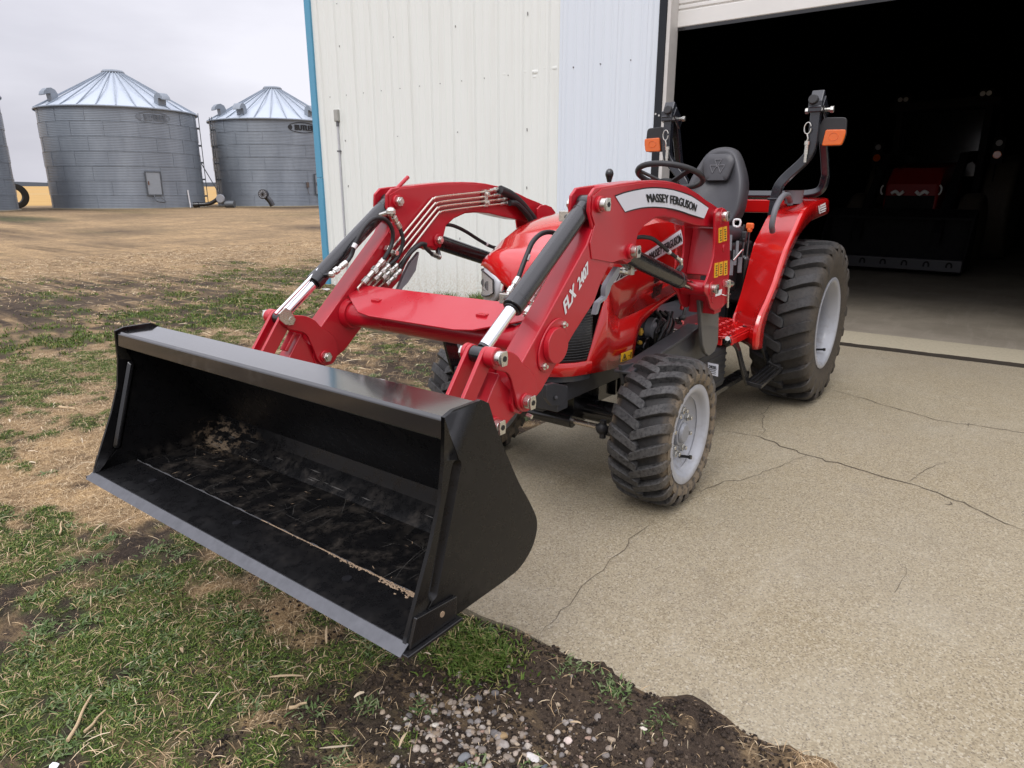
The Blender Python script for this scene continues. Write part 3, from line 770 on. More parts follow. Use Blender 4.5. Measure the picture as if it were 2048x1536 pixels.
# ---------------------------------------------------------------- folded roll bar and turn signals
rpo = grp('roll_bar', (0, 0, 0), TR)
for s in (1, -1):
    rp = MB(); rp.sweep([(.02, s * .285, 1.12), (.02, s * .288, 1.255), (.02, s * .305, 1.325), (.01, s * .345, 1.38), (.0, s * .425, 1.462), (.0, s * .458, 1.515), (.0, s * .467, 1.58), (.0, s * .466, 1.77)], .053, .053, (1, 0, 0), 6)
    rp.box(-.03, .045, s * .466 - .038, s * .466 + .038, 1.735, 1.80); rp.bar((.03, s * .466, 1.75), (-.02, s * .466, 1.85), .07, .045, (1, 0, 0)); rp.bar((.0, s * .43, 1.80), (-.11, s * .43, 1.72), .012, .075); rp.bar((.0, s * .502, 1.80), (-.11, s * .502, 1.72), .012, .075)
    rp.box(-.03, .05, s * .29 - .045, s * .29 + .045, 1.235, 1.25)
    rp.build('roll_bar_post', M['rops'], rpo, bevel=.009, seg=3)
hp2 = [(-.09, .466, 1.775), (-.14, .472, 1.68), (-.27, .487, 1.44), (-.30, .487, 1.365), (-.32, .465, 1.30), (-.325, .40, 1.272), (-.325, .25, 1.265), (-.325, 0, 1.265)]
hp2 = hp2 + [(x, -y, z) for x, y, z in reversed(hp2[:-1])]
hm = MB(); hm.sweep(hp2, .045, .045, (1, 0, .6), 6); hm.build('folded_hoop', M['rops'], rpo, bevel=.008, seg=3)
for s in (1, -1):
    pn = MB(); pn.cyl((-.075, s * .40, 1.755), (-.075, s * .535, 1.755), .012, n=12); pn.cyl((-.075, s * .545, 1.755), (-.075, s * .525, 1.755), .02, n=6)
    pn.cyl((-.075, s * .385, 1.755), (-.075, s * .405, 1.755), .018, n=6); pn.each('pivot_bolt', M['zinc'], rpo, bevel=.002)
    kb = MB(); kb.cyl((.03, s * .455, 1.80), (.062, s * .455, 1.806), .030, .027, n=10); kb.cyl((.0, s * .455, 1.795), (.035, s * .455, 1.80), .014, n=10); kb.build('clamp_knob', M['black_plastic'], rpo, bevel=.005)
    lp = MB(); x = .045; c0 = (x, s * .452 - .012, 1.648)
    lp.tube([(x, c0[1] + .019 * math.cos(a), c0[2] + .032 * math.sin(a)) for a in np.linspace(.3, 6.2, 18)], .0032, 6, 1)
    lp.tube([(x, c0[1], 1.617), (x, c0[1] + .008, 1.59), (x, c0[1] + .004, 1.575)], .0045, 6); lp.cyl((x, s * .445, 1.50), (x, s * .445, 1.555), .010, n=10); lp.cyl((x, s * .445, 1.555), (x, s * .445, 1.575), .014, n=10); lp.cyl((x, s * .445, 1.455), (x, s * .445, 1.50), .008, n=10)
    lp.each('lock_pin', M['zinc'], rpo)
    ts = MB(); y0, y1 = .487, .632
    ol = rounded([(y0, 1.665), (y0 + .022, 1.708), (y1, 1.702), (y1 + .008, 1.60), (y1 - .010, 1.545), (y0 + .02, 1.548), (y0 - .01, 1.60)], .02, 3)
    ts.prism([(-.045, s * y, z) for y, z in ol], (.028, 0, 0)); ts.bar((-.03, s * .455, 1.60), (-.03, s * .50, 1.61), .02, .06)
    so = ts.build('turn_signal', M['black_plastic'], rpo, bevel=.005)
    al_ = MB(); al_.prism([(-.018, s * y, z) for y, z in rounded([(.530, 1.638), (.641, 1.634), (.640, 1.598), (.628, 1.548), (.517, 1.548)], .01, 3)], (.02, 0, 0)); al_.build('amber_lens', M['amber'], so, bevel=.006, seg=3)
    rg = MB(); rg.tube([(.0025, s * (.578 + .026 * math.cos(a)), 1.597 + .022 * math.sin(a)) for a in np.linspace(0, 2 * PI, 22)], .002, 5, 1); rg.build('lens_ring', M['amber'], so)
# ================================================================== FRONT LOADER (pinned to the tractor)
p1 = (2.966, .702); p2 = (3.105, .861); p3 = (2.557, 1.254); p4 = (1.545, 1.188); p5 = (2.332, 1.092); p6 = (1.606, .882); p7 = (3.081, .653)
Y0, Y1 = .42, .50; YC = .46
def nut(mb, c, y, r, h, s=1, hole=True):
    mb.cyl((c[0], y, c[1]), (c[0], y + s * h, c[1]), r, n=6, rot=.3); mb.cyl((c[0], y + s * h, c[1]), (c[0], y + s * (h + .006), c[1]), r * .62, n=14)
LA = {}
arm_pts = [(2.925, .675), (2.965, .657), (3.0, .672), (3.010, .70), (2.99, .775), (2.962, .815), (2.616, 1.132), (2.585, 1.178), (2.50, 1.235), (2.465, 1.314), (2.427, 1.318), (2.27, 1.329), (2.157, 1.332), (2.07, 1.331), (1.994, 1.326), (1.871, 1.311), (1.746, 1.282), (1.66, 1.257), (1.57, 1.236), (1.52, 1.222), (1.499, 1.188), (1.515, 1.152), (1.56, 1.141),
           (1.753, 1.157), (1.876, 1.176), (1.974, 1.193), (2.06, 1.199), (2.14, 1.197), (2.218, 1.176), (2.268, 1.148), (2.288, 1.10), (2.292, 1.075), (2.312, 1.052), (2.342, 1.047), (2.375, 1.062), (2.447, 1.067), (2.479, 1.041), (2.519, 1.0), (2.558, .941), (2.678, .856), (2.793, .761), (2.86, .705)]
am = MB(); am.ext(arm_pts, Y0, Y1)
head = [(2.60, 1.13), (2.585, 1.178), (2.612, 1.235), (2.607, 1.282), (2.577, 1.305), (2.534, 1.309), (2.44, 1.316), (2.44, 1.20), (2.54, 1.12)]
am.ext(head, Y1 - .012, Y1 - .0003); am.ext(head, Y0 + .0003, Y0 + .012)
al, ar = both(am, 'loader_arm', M['red'], TR, TR, bevel=.005, seg=2)
# gusset plate over the knee (both faces) and a lower edge flange
gp = PX(((1193, 437), (1176, 489), (1184, 509), (1226, 517), (1262, 486), (1275, 466), (1292, 448), (1310, 437), (1340, 433), (1362, 441), (1400, 412), (1374, 374), (1310, 363), (1240, 371), (1205, 384)), .50)
gp = [(x + (.004 if i < 3 else 0), z) for i, (x, z) in enumerate(gp)]
gs = MB(); gs.ext([(2.600, 1.225), (2.578, 1.19), (2.605, 1.135), (2.59, 1.085), (2.455, 1.062), (2.375, 1.068), (2.34, 1.06), (2.30, 1.09), (2.275, 1.152), (2.22, 1.182), (2.14, 1.203), (2.05, 1.205), (2.04, 1.321), (2.157, 1.325), (2.27, 1.322), (2.427, 1.311), (2.54, 1.302), (2.595, 1.28)], Y1, Y1 + .004)
gs.ext([(2.600, 1.225), (2.578, 1.19), (2.605, 1.135), (2.59, 1.085), (2.455, 1.062), (2.375, 1.068), (2.34, 1.06), (2.30, 1.09), (2.275, 1.152), (2.22, 1.182), (2.14, 1.203), (2.05, 1.205), (2.04, 1.321), (2.157, 1.325), (2.27, 1.322), (2.427, 1.311), (2.54, 1.302), (2.595, 1.28)], Y0 - .004, Y0)
both_each(gs, 'knee_gusset', M['red'], al, ar, bevel=.002)
# bosses
bo = MB()
for c, r, a, b in ((p1, .024, Y0 - .021, Y1 + .021), (p3, .0265, Y0 - .014, Y1 + .016), (p4, .030, Y0 - .005, Y1 + .0185), (p5, .0265, Y0 - .014, Y1 + .016)): (bo.cyl((c[0], a, c[1]), (c[0], b, c[1]), r, n=28) if c is not p3 else (bo.cyl((c[0], a, c[1]), (c[0], Y0, c[1]), r, n=28), bo.cyl((c[0], Y1, c[1]), (c[0], b, c[1]), r, n=28)))
both_each(bo, 'pin_boss', M['red'], al, ar, bevel=.004)
# boomerang links from the lower arm to the rod pin
bp_ = PX(((1003.9, 702.6), (1015.7, 701.8), (1027.6, 706), (1037.7, 714.5), (1045, 727.5), (1056, 735), (1070, 752), (1074, 778), (1070.5, 800), (1062, 818), (1051, 824.5), (1041, 822), (1034.5, 812), (1029.3, 787.3), (1020.8, 755.1), (1014, 745), (1003.9, 742.4), (993.7, 740.5), (984, 737), (979, 722), (983, 708), (992, 702.5)), .512)
bl_ = MB(); bl_.ext(rounded(bp_, .01, 3), Y1 + .003, Y1 + .014); bl_.ext(rounded(bp_, .01, 3), Y0 - .014, Y0 - .003)
both_each(bl_, 'knee_link', M['red'], al, ar, bevel=.003)
# straight link bars from the rod pin down to the bucket
e = PX(((968, 721), (932.8, 809), (965, 809), (985, 741.6)), .492)
d1 = Vector((e[1][0] - e[0][0], 0, e[1][1] - e[0][1])); d1 = Vector((3.262 - p2[0], 0, .66 - p2[1])).normalized(); nn = Vector((-d1.z, 0, d1.x))
def bar_poly(w=.0235, L=.245):
    a = Vector((p2[0], 0, p2[1])); q = []
    for k in range(9):
        t = PI * k / 8; q.append(a + nn * (w * 1.12 * math.cos(t)) - d1 * (w * 1.12 * math.sin(t)))
    q += [a - nn * w + d1 * L, a + nn * w + d1 * L]; return [(p.x, p.z) for p in q]
lk = MB(); lk.ext(bar_poly(), .478, .492)
both(lk, 'bucket_link', M['red'], TR, TR, bevel=.003)
lk = MB(); lk.ext(bar_poly(), .424, .437)
both(lk, 'bucket_link', M['red'], TR, TR, bevel=.003)
lb_ = MB(); c_ = Vector((p2[0], 0, p2[1])) + d1 * .225; lb_.cyl((c_.x, .415, c_.z), (c_.x, .50, c_.z), .018, n=18); both(lb_, 'link_pin', M['zinc'], TR, TR, bevel=.002)
rbs = MB(); rbs.cyl((p2[0], .492, p2[1]), (p2[0], .524, p2[1]), .0275, n=26); rbs.cyl((p2[0], .424, p2[1]), (p2[0], .410, p2[1]), .0275, n=26)
both_each(rbs, 'rod_boss', M['red'], al, ar, bevel=.004)
# pins
def flatpin(mb, c, y, s=1):
    mb.cyl((c[0], y, c[1]), (c[0], y + s * .018, c[1]), .020, n=24)
    mb.ext([(c[0] - .012, c[1] - .0205), (c[0] + .012, c[1] - .0205), (c[0] + .0155, c[1]), (c[0] + .012, c[1] + .0205), (c[0] - .012, c[1] + .0205), (c[0] - .0155, c[1])], y + s * .018, y + s * .024)
pn = MB(); dk = MB()
for c, y in ((p1, Y1 + .021), (p2, .524), (p3, Y1 + .016), (p4, .535), (p5, Y1 + .016), (p7, .498), (p6, .536)):
    flatpin(pn, c, y); dk.cyl((c[0], y + .0243, c[1]), (c[0], y + .0253, c[1]), .008, n=14)
both_each(pn, 'pivot_pin', M['zinc'], al, ar, bevel=.0015)
both_each(dk, 'pin_hole', M['ink'], al, ar)
nb = MB()
for c, y, r in ((p1, Y0 - .021, .019), (p2, .410, .021), (p3, Y0 - .014, .020), (p4, Y0 - .006, .019), (p5, Y0 - .014, .018)): nut(nb, c, y, r, .013, -1)
both_each(nb, 'pin_nut', M['zinc'], al, ar, bevel=.002)
gz = MB(); gz.cyl((2.952, Y1 + .012, .655), (2.952, Y1 + .03, .652), .007, n=8); both(gz, 'grease_fitting', M['zinc'], al, ar)
# cross tube, cover discs, shield
TC = (2.822, .843)
tt = MB(); tt.cyl((TC[0], -Y0, TC[1]), (TC[0], Y0, TC[1]), .046, n=48)
for s in (1, -1): tt.cyl((TC[0], s * (Y0 - .028), TC[1]), (TC[0], s * (Y0 - .002), TC[1]), .054, .060, n=48)
tt.build('cross_tube', M['red'], TR, ang=40)
dc = MB(); D0 = P(1106, 690, 'y', .505)
dir_ = Vector((-.68, 0, .73))
ob = []
for k in range(40):
    t = 2 * PI * k / 40; v = dir_ * (math.cos(t) * .092) + Vector((dir_.z, 0, -dir_.x)) * (math.sin(t) * .062); ob.append((D0.x + v.x, D0.z + v.z))
dc.ext(ob, Y1, Y1 + .006); dc.cyl((D0.x, Y1 + .006, D0.z), (D0.x, Y1 + .026, D0.z), .056, n=40)
dco, dcr = both(dc, 'tube_end_cover', M['red'], al, ar, bevel=.003)
sb_ = MB()
for s in (1, -1):
    q = D0 + dir_ * (s * .077); sb_.cyl((q.x, Y1 + .006, q.z), (q.x, Y1 + .013, q.z), .011, n=8); sb_.cyl((q.x, Y1 + .013, q.z), (q.x, Y1 + .022, q.z), .006, n=10)
both_each(sb_, 'cover_bolt', M['zinc'], dco, dcr)
sh = MB(); A_ = Vector((2.755, 0, .945)); B_ = Vector((2.925, 0, .872))
def shp(t, y): q = A_.lerp(B_, t); return (q.x, y, q.z)
o = [shp(0, .405), shp(.42, .425), shp(.93, .27), shp(1, .20), shp(1, -.20), shp(.93, -.27), shp(.42, -.425), shp(0, -.405)]
sh.prism(o, (-.0025, 0, -.006)); sh.build('shield_plate', M['red'], TR, bevel=.002)
sb2 = MB()
for y in (-.25, .25): sb2.box(2.79, 2.85, y - .02, y + .02, .89, .915)
sb2.each('shield_bracket', M['red'], TR, bevel=.003)
# decals on the outer faces
ot = PX(((1231, 393), (1250, 386), (1272, 381), (1292, 377.5), (1310, 376.6), (1330, 378), (1348, 381), (1366, 386.5), (1383, 393), (1400, 404), (1417, 416)), .506)
obm = PX(((1250, 423.5), (1262, 419.5), (1272, 417), (1281, 415), (1297, 413.3), (1310, 413), (1330, 414.5), (1348, 417.6), (1365, 422.5), (1380, 428), (1408, 436.7)), .506)
T_ = smooth_poly(ot, 30); B2 = smooth_poly(obm, 30)
def band(u, v, y, sx=1):
    k = min(28, max(0, int(u * 29))); f = u * 29 - k
    t = [T_[k][i] * (1 - f) + T_[k + 1][i] * f for i in (0, 1)]; b = [B2[k][i] * (1 - f) + B2[k + 1][i] * f for i in (0, 1)]
    return (b[0] + (t[0] - b[0]) * v, y, b[1] + (t[1] - b[1]) * v)
for nm, e, mt, y in (('decal_border', .07, M['ink'], Y1 + .0055), ('arm_decal', 0, M['decal'], Y1 + .0065)):
    d = MB(); d.loft([[band(i / 40, -e, y) for i in range(41)], [band(i / 40, .5, y) for i in range(41)], [band(i / 40, 1 + e, y) for i in range(41)]]); d.build(nm, mt, al, fix=False); d.mir().build(nm, mt, ar, fix=False)
d = MB(); lettering(d, 'MASSEY FERGUSON', lambda u, v: band(.255 + .59 * u, .25 + .46 * v, Y1 + .008), bold=.02); d.build('arm_lettering', M['ink'], al, fix=False)
f0 = P(1131, 628, 'y', Y1 + .0015); f1 = P(1180, 540, 'y', Y1 + .0015); ad = (f1 - f0); up_ = Vector((-ad.z, 0, ad.x)).normalized(); up_ = -up_ if up_.z < 0 else up_
d = MB()
lettering(d, 'FLX', lambda u, v: tuple(f0 + ad * (.44 * u + .05 * v) + up_ * (.040 * v)), bold=.026, shear=.2)
lettering(d, '2407', lambda u, v: tuple(f0 + ad * (.54 + .45 * u + .04 * v) + up_ * (.034 * v)), bold=.026, shear=.2)
d.build('arm_lettering', M['white_ink'], al, fix=False)
# bent steel pipes along the inner faces, fittings and hoses
def pl_(pts, y): return [P(480 + a * .3125, 320 + b * .3125, 'y', y) for a, b in pts]
YI = -(Y0 - .016)
pipes = [[(1640, 190), (1545, 205), (1290, 233), (1235, 252), (1205, 280), (900, 650), (775, 795), (755, 825), (770, 860)], [(1660, 220), (1550, 237), (1300, 265), (1252, 282), (1222, 308), (930, 670), (815, 808)], [(1680, 250), (1560, 264), (1310, 293), (1265, 310), (1236, 336), (960, 680), (840, 825)], [(1700, 278), (1560, 293), (1320, 323), (1278, 338), (1252, 362), (990, 700), (880, 825)]]
ph = []
for q in pipes:
    m = MB(); m.tube(pl_(q, YI), .0050, 10, 5); m.build('steel_pipe', M['tube_steel'], ar)
    m.mir().build('steel_pipe', M['tube_steel'], al)
ck = MB()
q = pl_([(1567, 190), (1567, 300)], YI); ck.bar(q[0], q[1], .02, .022, (0, 1, 0))
for t in (.25, .75): p = q[0].lerp(q[1], t); ck.cyl(p, p + Vector((0, .025, 0)), .010, n=6)
q = pl_([(935, 560), (1010, 625)], YI); ck.bar(q[0], q[1], .02, .022, (0, 1, 0)); p = q[0].lerp(q[1], .5); ck.cyl(p, p + Vector((0, .03, 0)), .012, n=6)
both_each(ck, 'pipe_clamp', M['zinc'], ar, al, bevel=.002)
fi_ = MB()
for (a, b) in (((1600, 197), (1650, 186)), ((1622, 226), (1678, 218)), ((1648, 254), (1705, 245)), ((1668, 280), (1728, 272))):
    q = pl_([a, b], YI); fi_.cyl(q[0], q[1], 0.0087, n=8); m_ = q[0].lerp(q[1], .55); fi_.cyl(m_, m_.lerp(q[1], .5), 0.0110, n=6)
cpl = [((818, 752), (925, 630)), ((880, 745), (955, 668)), ((930, 738), (1005, 668)), ((955, 775), (1028, 700))]
for a, b in cpl:
    q = pl_([a, b], YI + .012); fi_.cyl(q[0], q[1], 0.0095, n=10); m_ = q[0].lerp(q[1], .3); m2 = q[0].lerp(q[1], .5); fi_.cyl(m_, m2, 0.0144, n=6); m_ = q[0].lerp(q[1], .7); fi_.cyl(m_, q[0].lerp(q[1], .95), 0.0118, n=10); fi_.cyl(q[0] - (q[1] - q[0]) * .28, q[0] - (q[1] - q[0]) * .02, 0.0118, n=6)
fi_.each('pipe_fitting', M['zinc'], ar, bevel=.0015)
hs = MB(); hs.tube(pl_([(1665, 190), (1730, 220), (1790, 270), (1840, 330), (1880, 385), (1900, 450)], YI + .01), .020, 12, 5); hs.tube(pl_([(1725, 275), (1770, 280), (1830, 340), (1870, 400)], YI + .02), .014, 10, 5)
hs.build('hose_sleeve', M['hose'], ar)
fl2 = fi_.mir(); fl2.each('pipe_fitting', M['zinc'], al, bevel=.0015)
# bucket cylinders
YB = .458
def cyl_pair(name, a, b, rb, rr, blen, y, s):
    A = Vector((a[0], s * y, a[1])); B = Vector((b[0], s * y, b[1])); d = (B - A).normalized()
    m = MB(); m.cyl(A + d * .02, A + d * blen, rb, n=36); m.cyl(A + d * (blen - .035), A + d * (blen + .004), rb * 1.06, n=36); m.cyl(A + d * .02, A + d * .05, rb * 1.04, n=36); m.cyl(A + d * (blen + .004), A + d * (blen + .012), rb * .8, n=30)
    m.cyl(A - Vector((0, .0235, 0)), A + Vector((0, .0235, 0)), rb, n=28)
    o = m.build(name, M['black'], TR, bevel=.004)
    r = MB(); r.cyl(A + d * blen, B - d * .03, rr, n=30); r.build('piston_rod', M['chrome'], o)
    k = MB(); k.cyl(B - d * .06, B - d * .02, rr * .9, rr * 1.0, n=24); k.cyl(B - Vector((0, .0205, 0)), B + Vector((0, .0195, 0)), .0235, n=28); k.build('rod_eye', M['black'] if name == 'bucket_cylinder' else M['tube_steel'], o, bevel=.003)
    return o, A, B, d
BC = {}
for s in (1, -1): BC[s] = cyl_pair('bucket_cylinder', p3, p2, .0300, .0190, .485, YB, s)
LC = {}
for s in (1, -1): LC[s] = cyl_pair('lift_cylinder', p5, p6, .0335, .0205, .585, .452, s)
# elbow fittings and hoses on the cylinders
def elbow(mb, p, d1_, d2_, r=.013, L=.04, L2=.085):
    p = Vector(p); d1_ = Vector(d1_).normalized(); d2_ = Vector(d2_).normalized(); q = p + d1_ * L
    mb.cyl(p, q, r, n=10); mb.ball(q, r * 1.25, 10); mb.cyl(q, q + d2_ * L2, r * .95, n=10); mb.cyl(q + d2_ * L2 * .25, q + d2_ * L2 * .5, r * 1.35, n=6); mb.cyl(q + d2_ * L2 * .62, q + d2_ * L2 * .98, r * 1.15, n=10)
    return q + d2_ * L2
# near bucket cylinder: lower port elbow with the looping hose, upper port
o, A, B, d = BC[1]
q0 = P(1012, 597, 'y', .36); q1 = P(1037, 556, 'y', .36)
f_ = MB(); base = A + d * .455; f_.cyl(base, q0, 0.0106, n=10); f_.build('port', M['black'], o)
f_ = MB(); f_.ball(q0, 0.0129, 10); f_.box(q0.x - .012, q0.x + .012, q0.y - .018, q0.y + .018, q0.z - .016, q0.z + .016); f_.cyl(q0, q1, 0.0087, n=10); f_.cyl(q0.lerp(q1, .25), q0.lerp(q1, .5), 0.0129, n=6); f_.cyl(q0.lerp(q1, .65), q1, 0.0110, n=12); f_.build('elbow_fitting', M['zinc'], o, bevel=.002)
hpth = [q1, P(1043, 538, 'y', .36), P(1055, 507, 'y', .36), P(1066, 483, 'y', .36), P(1084, 467, 'y', .36), P(1105, 465, 'y', .365), P(1118, 476, 'y', .385), P(1122, 500, 'y', .40)]
h_ = MB(); h_.tube(hpth, .0080, 12, 6); h_.build('hydraulic_hose', M['hose'], o)
h_ = MB(); h_.tube([P(1052, 520, 'y', .36), P(1056, 509, 'y', .36)], .0095, 12, 1); h_.build('hose_tag', M['white_plastic'], o)
q0 = P(1132, 434, 'y', .37); f_ = MB(); f_.cyl(A + d * .06, q0, 0.0106, n=10); f_.build('port', M['black'], o); f_ = MB(); f_.box(q0.x - .014, q0.x + .014, q0.y - .02, q0.y + .02, q0.z - .014, q0.z + .02); f_.cyl(q0, P(1130, 452, 'y', .37), 0.0099, n=10); f_.build('elbow_fitting', M['zinc'], o, bevel=.002)
# far bucket cylinder
o, A, B, d = BC[-1]
q0 = P(663, 549, 'y', -.40); q1 = P(693, 525, 'y', -.40); f_ = MB(); f_.cyl(A + d * .45, q0, 0.0106, n=10); f_.build('port', M['black'], o)
f_ = MB(); f_.ball(q0, 0.0137, 10); f_.cyl(q0, q1, 0.0091, n=10); f_.cyl(q0.lerp(q1, .2), q0.lerp(q1, .45), 0.0137, n=6); f_.cyl(q0.lerp(q1, .6), q1, 0.0118, n=12); f_.build('elbow_fitting', M['zinc'], o, bevel=.002)
h_ = MB(); h_.tube([q1, P(703, 510, 'y', -.40), P(711, 488, 'y', -.39), P(727, 457, 'y', -.38), P(748, 437, 'y', -.375), P(772, 440, 'y', -.375), P(785, 462, 'y', -.38), P(783, 490, 'y', -.385), P(768, 518, 'y', YI + .02)], .0082, 12, 6); h_.build('hydraulic_hose', M['hose'], o)
h_ = MB(); h_.tube([P(707, 496, 'y', -.39), P(711, 488, 'y', -.39)], .0097, 12, 1); h_.build('hose_tag', M['white_plastic'], o)
q0 = P(782, 424, 'y', -.38); q1 = P(800, 456, 'y', -.38); f_ = MB(); f_.ball(q0, .02, 10); f_.cyl(q0, A + d * .1, 0.0106, n=10); f_.cyl(q0, q1, 0.0091, n=10); f_.cyl(q0.lerp(q1, .3), q0.lerp(q1, .55), 0.0129, n=6); f_.cyl(q0.lerp(q1, .65), q1, 0.0114, n=12); f_.build('elbow_fitting', M['zinc'], o, bevel=.002)
h_ = MB(); h_.tube([q1, P(806, 480, 'y', -.375), P(801, 502, 'y', -.38), P(790, 520, 'y', YI + .02), P(778, 530, 'y', YI + .015)], .0080, 12, 6); h_.build('hydraulic_hose', M['hose'], o)
# hoses from the couplers to the far lift cylinder
o, A, B, d = LC[-1]
q0 = P(878, 514, 'y', -.40); f_ = MB(); f_.cyl(A + d * .03, q0, 0.0106, n=10); f_.build('port', M['black'], o); f_ = MB(); f_.ball(q0, 0.0122, 10); f_.cyl(q0, P(864, 508, 'y', -.40), 0.0106, n=8); f_.build('elbow_fitting', M['zinc'], o)
h_ = MB(); h_.tube([P(864, 508, 'y', -.40), P(853, 498, 'y', -.40), P(846, 489, 'y', -.40), P(828, 495, 'y', YI + .02), P(812, 515, 'y', YI + .02), P(800, 534, 'y', YI + .015)], .0080, 10, 6)
h_.tube([P(801, 536, 'y', YI + .015), P(815, 512, 'y', YI + .03), P(840, 489, 'y', YI + .03), P(852, 489, 'y', YI + .03)], .0088, 10, 6); h_.build('hydraulic_hose', M['hose'], o)
h_ = MB(); h_.tube([P(884, 449, 'y', -.43), P(905, 451, 'y', -.43), P(930, 462, 'y', -.43), P(960, 481, 'y', -.43), P(985, 494, 'y', -.43), P(1010, 497, 'y', -.43)], .0080, 10, 6); h_.build('hydraulic_hose', M['hose'], o)
h_ = MB(); h_.tube([P(971, 487, 'y', -.43), P(974, 488.5, 'y', -.43)], .0096, 10, 1); h_.build('hose_tag', M['white_plastic'], o)
# near lift cylinder ports and hose
o, A, B, d = LC[1]
f_ = MB(); f_.cyl(A + d * .03 + Vector((0, 0, -.03)), P(1258, 535, 'y', .43), 0.0114, n=10); f_.cyl(B - d * .20 + Vector((0, 0, .03)), P(1362, 533, 'y', .45), 0.0122, n=10); f_.each('port', M['black'], o, bevel=.002)
q0 = P(1259, 540, 'y', .43); f_ = MB(); f_.box(q0.x - .013, q0.x + .013, q0.y - .015, q0.y + .015, q0.z - .018, q0.z + .018); f_.cyl(q0 + Vector((0, 0, -.01)), P(1234, 540, 'y', .40), 0.0099, n=8); f_.cyl(P(1250, 543, 'y', .42), P(1240, 541.5, 'y', .405), 0.0129, n=6)
q0 = P(1361, 521, 'y', .45); f_.cyl(P(1362, 531, 'y', .45), q0, 0.0099, n=8); f_.ball(q0, 0.0122, 10); f_.cyl(q0, P(1352, 514, 'y', .44), 0.0099, n=8); f_.each('elbow_fitting', M['zinc'], o, bevel=.002)
h_ = MB(); h_.tube([P(1352, 514, 'y', .44), P(1337, 503, 'y', .44), P(1322, 490, 'y', .44), P(1306, 478, 'y', .44), P(1288, 474, 'y', .43), P(1270, 475, 'y', .41)], .0080, 12, 6); h_.build('hydraulic_hose', M['hose'], o)
h_ = MB(); h_.tube([P(1335, 501.5, 'y', .44), P(1339, 505, 'y', .44)], .0095, 12, 1); h_.build('hose_tag', M['white_plastic'], o)
# near coupler bundle seen between cylinder and arm, pipe guard at the arm's back edge
cb = MB()
for k, (a, b) in enumerate((((1064, 612), (1098, 580)), ((1050, 632), (1090, 590)))):
    q = [P(*a, 'y', .40), P(*b, 'y', .40)]; cb.cyl(q[0], q[1], .010, n=8); cb.cyl(q[0].lerp(q[1], .4), q[1], .015, n=8); cb.cyl(q[0].lerp(q[1], .05), q[0].lerp(q[1], .35), .0165, n=6)
cb.each('pipe_fitting', M['zinc'], al, bevel=.0015)
cp = MB(); cp.tube([P(1063, 614, 'y', .40), P(1052, 628, 'y', .39), P(1030, 637, 'y', .36), P(1006, 640, 'y', .30)], .0050, 10, 5); cp.tube([P(1050, 632, 'y', .40), P(1040, 638, 'y', .38), P(1020, 643, 'y', .34)], .0050, 10, 5); cp.build('cross_pipe', M['tube_steel'], al)
bg = MB(); bg.prism([P(*q, 'y', .445) for q in ((1226, 533), (1231, 534), (1230, 545), (1213, 572), (1210, 584), (1207, 590), (1203, 598), (1192, 606), (1186, 627), (1181, 629), (1187, 604), (1201, 592), (1201, 578), (1204, 567))], (0, .02, 0)); bg.build('parking_stand_hook', M['grey_cast'], al, bevel=.002)
hk = MB(); hk.prism([P(*q, 'y', -.44) for q in ((833, 503), (826, 540), (810, 565), (800, 575), (797, 583), (789, 583), (800, 555), (815, 525))], (0, .018, 0)); hk.build('parking_stand_hook', M['grey_cast'], ar, bevel=.002)
# level indicator rods on the far arm
ir = MB(); a = P(816, 354, 'y', -.47); b_ = P(711, 462, 'y', -.47); ir.cyl(a, b_, .0078, n=14); iro = ir.build('level_indicator', M['red'], ar)
ir = MB(); ir.cyl(b_, P(551, 628, 'y', -.44), .0060, n=12); ir.build('indicator_rod', M['chrome'], iro)
ir = MB(); ir.prism([P(*q, 'y', -.392) for q in ((571, 615), (583, 622), (589, 645), (572, 650), (560, 640), (558, 628))], (0, -.006, 0)); ir.build('indicator_bracket', M['zinc'], iro, bevel=.001)
# bucket bracket ears between the links
br = MB(); bpts = PX(((988.7, 828), (1014, 775), (1020.8, 756), (1030, 790), (1037, 826), (1028, 848), (1019, 858), (1012, 872), (1004, 880), (990, 860)), .485)
brp = [(3.20, .745), (3.06, .79), (3.045, .74), (2.94, .715), (2.93, .69), (2.955, .662), (3.03, .628), (3.06, .61), (3.12, .60), (3.32, .62)]
eb = MB(); eb.ext([(3.125, .700), (3.05, .80), (3.038, .775), (3.0, .74), (2.945, .74), (2.928, .70), (2.95, .668), (3.035, .63), (3.06, .612), (3.11, .607), (3.27, .66), (3.23, .72)], .424, .486)
both(eb, 'bucket_bracket', M['red'], TR, TR, bevel=.004)
eb = MB(); q = Vector((3.075, 0, .776)); eb.bar(q + Vector((.012, .44, .012)) - Vector((-.03, 0, .04)), q + Vector((.012, .44, .012)) + Vector((-.014, 0, .018)), .034, .012, (.8, 0, .6)); both(eb, 'stop_block', M['red'], TR, TR, bevel=.002)
eb = MB(); eb.cyl((p7[0], .486, p7[1]), (p7[0], .498, p7[1]), .027, n=28); both(eb, 'bracket_boss', M['red'], TR, TR, bevel=.003)
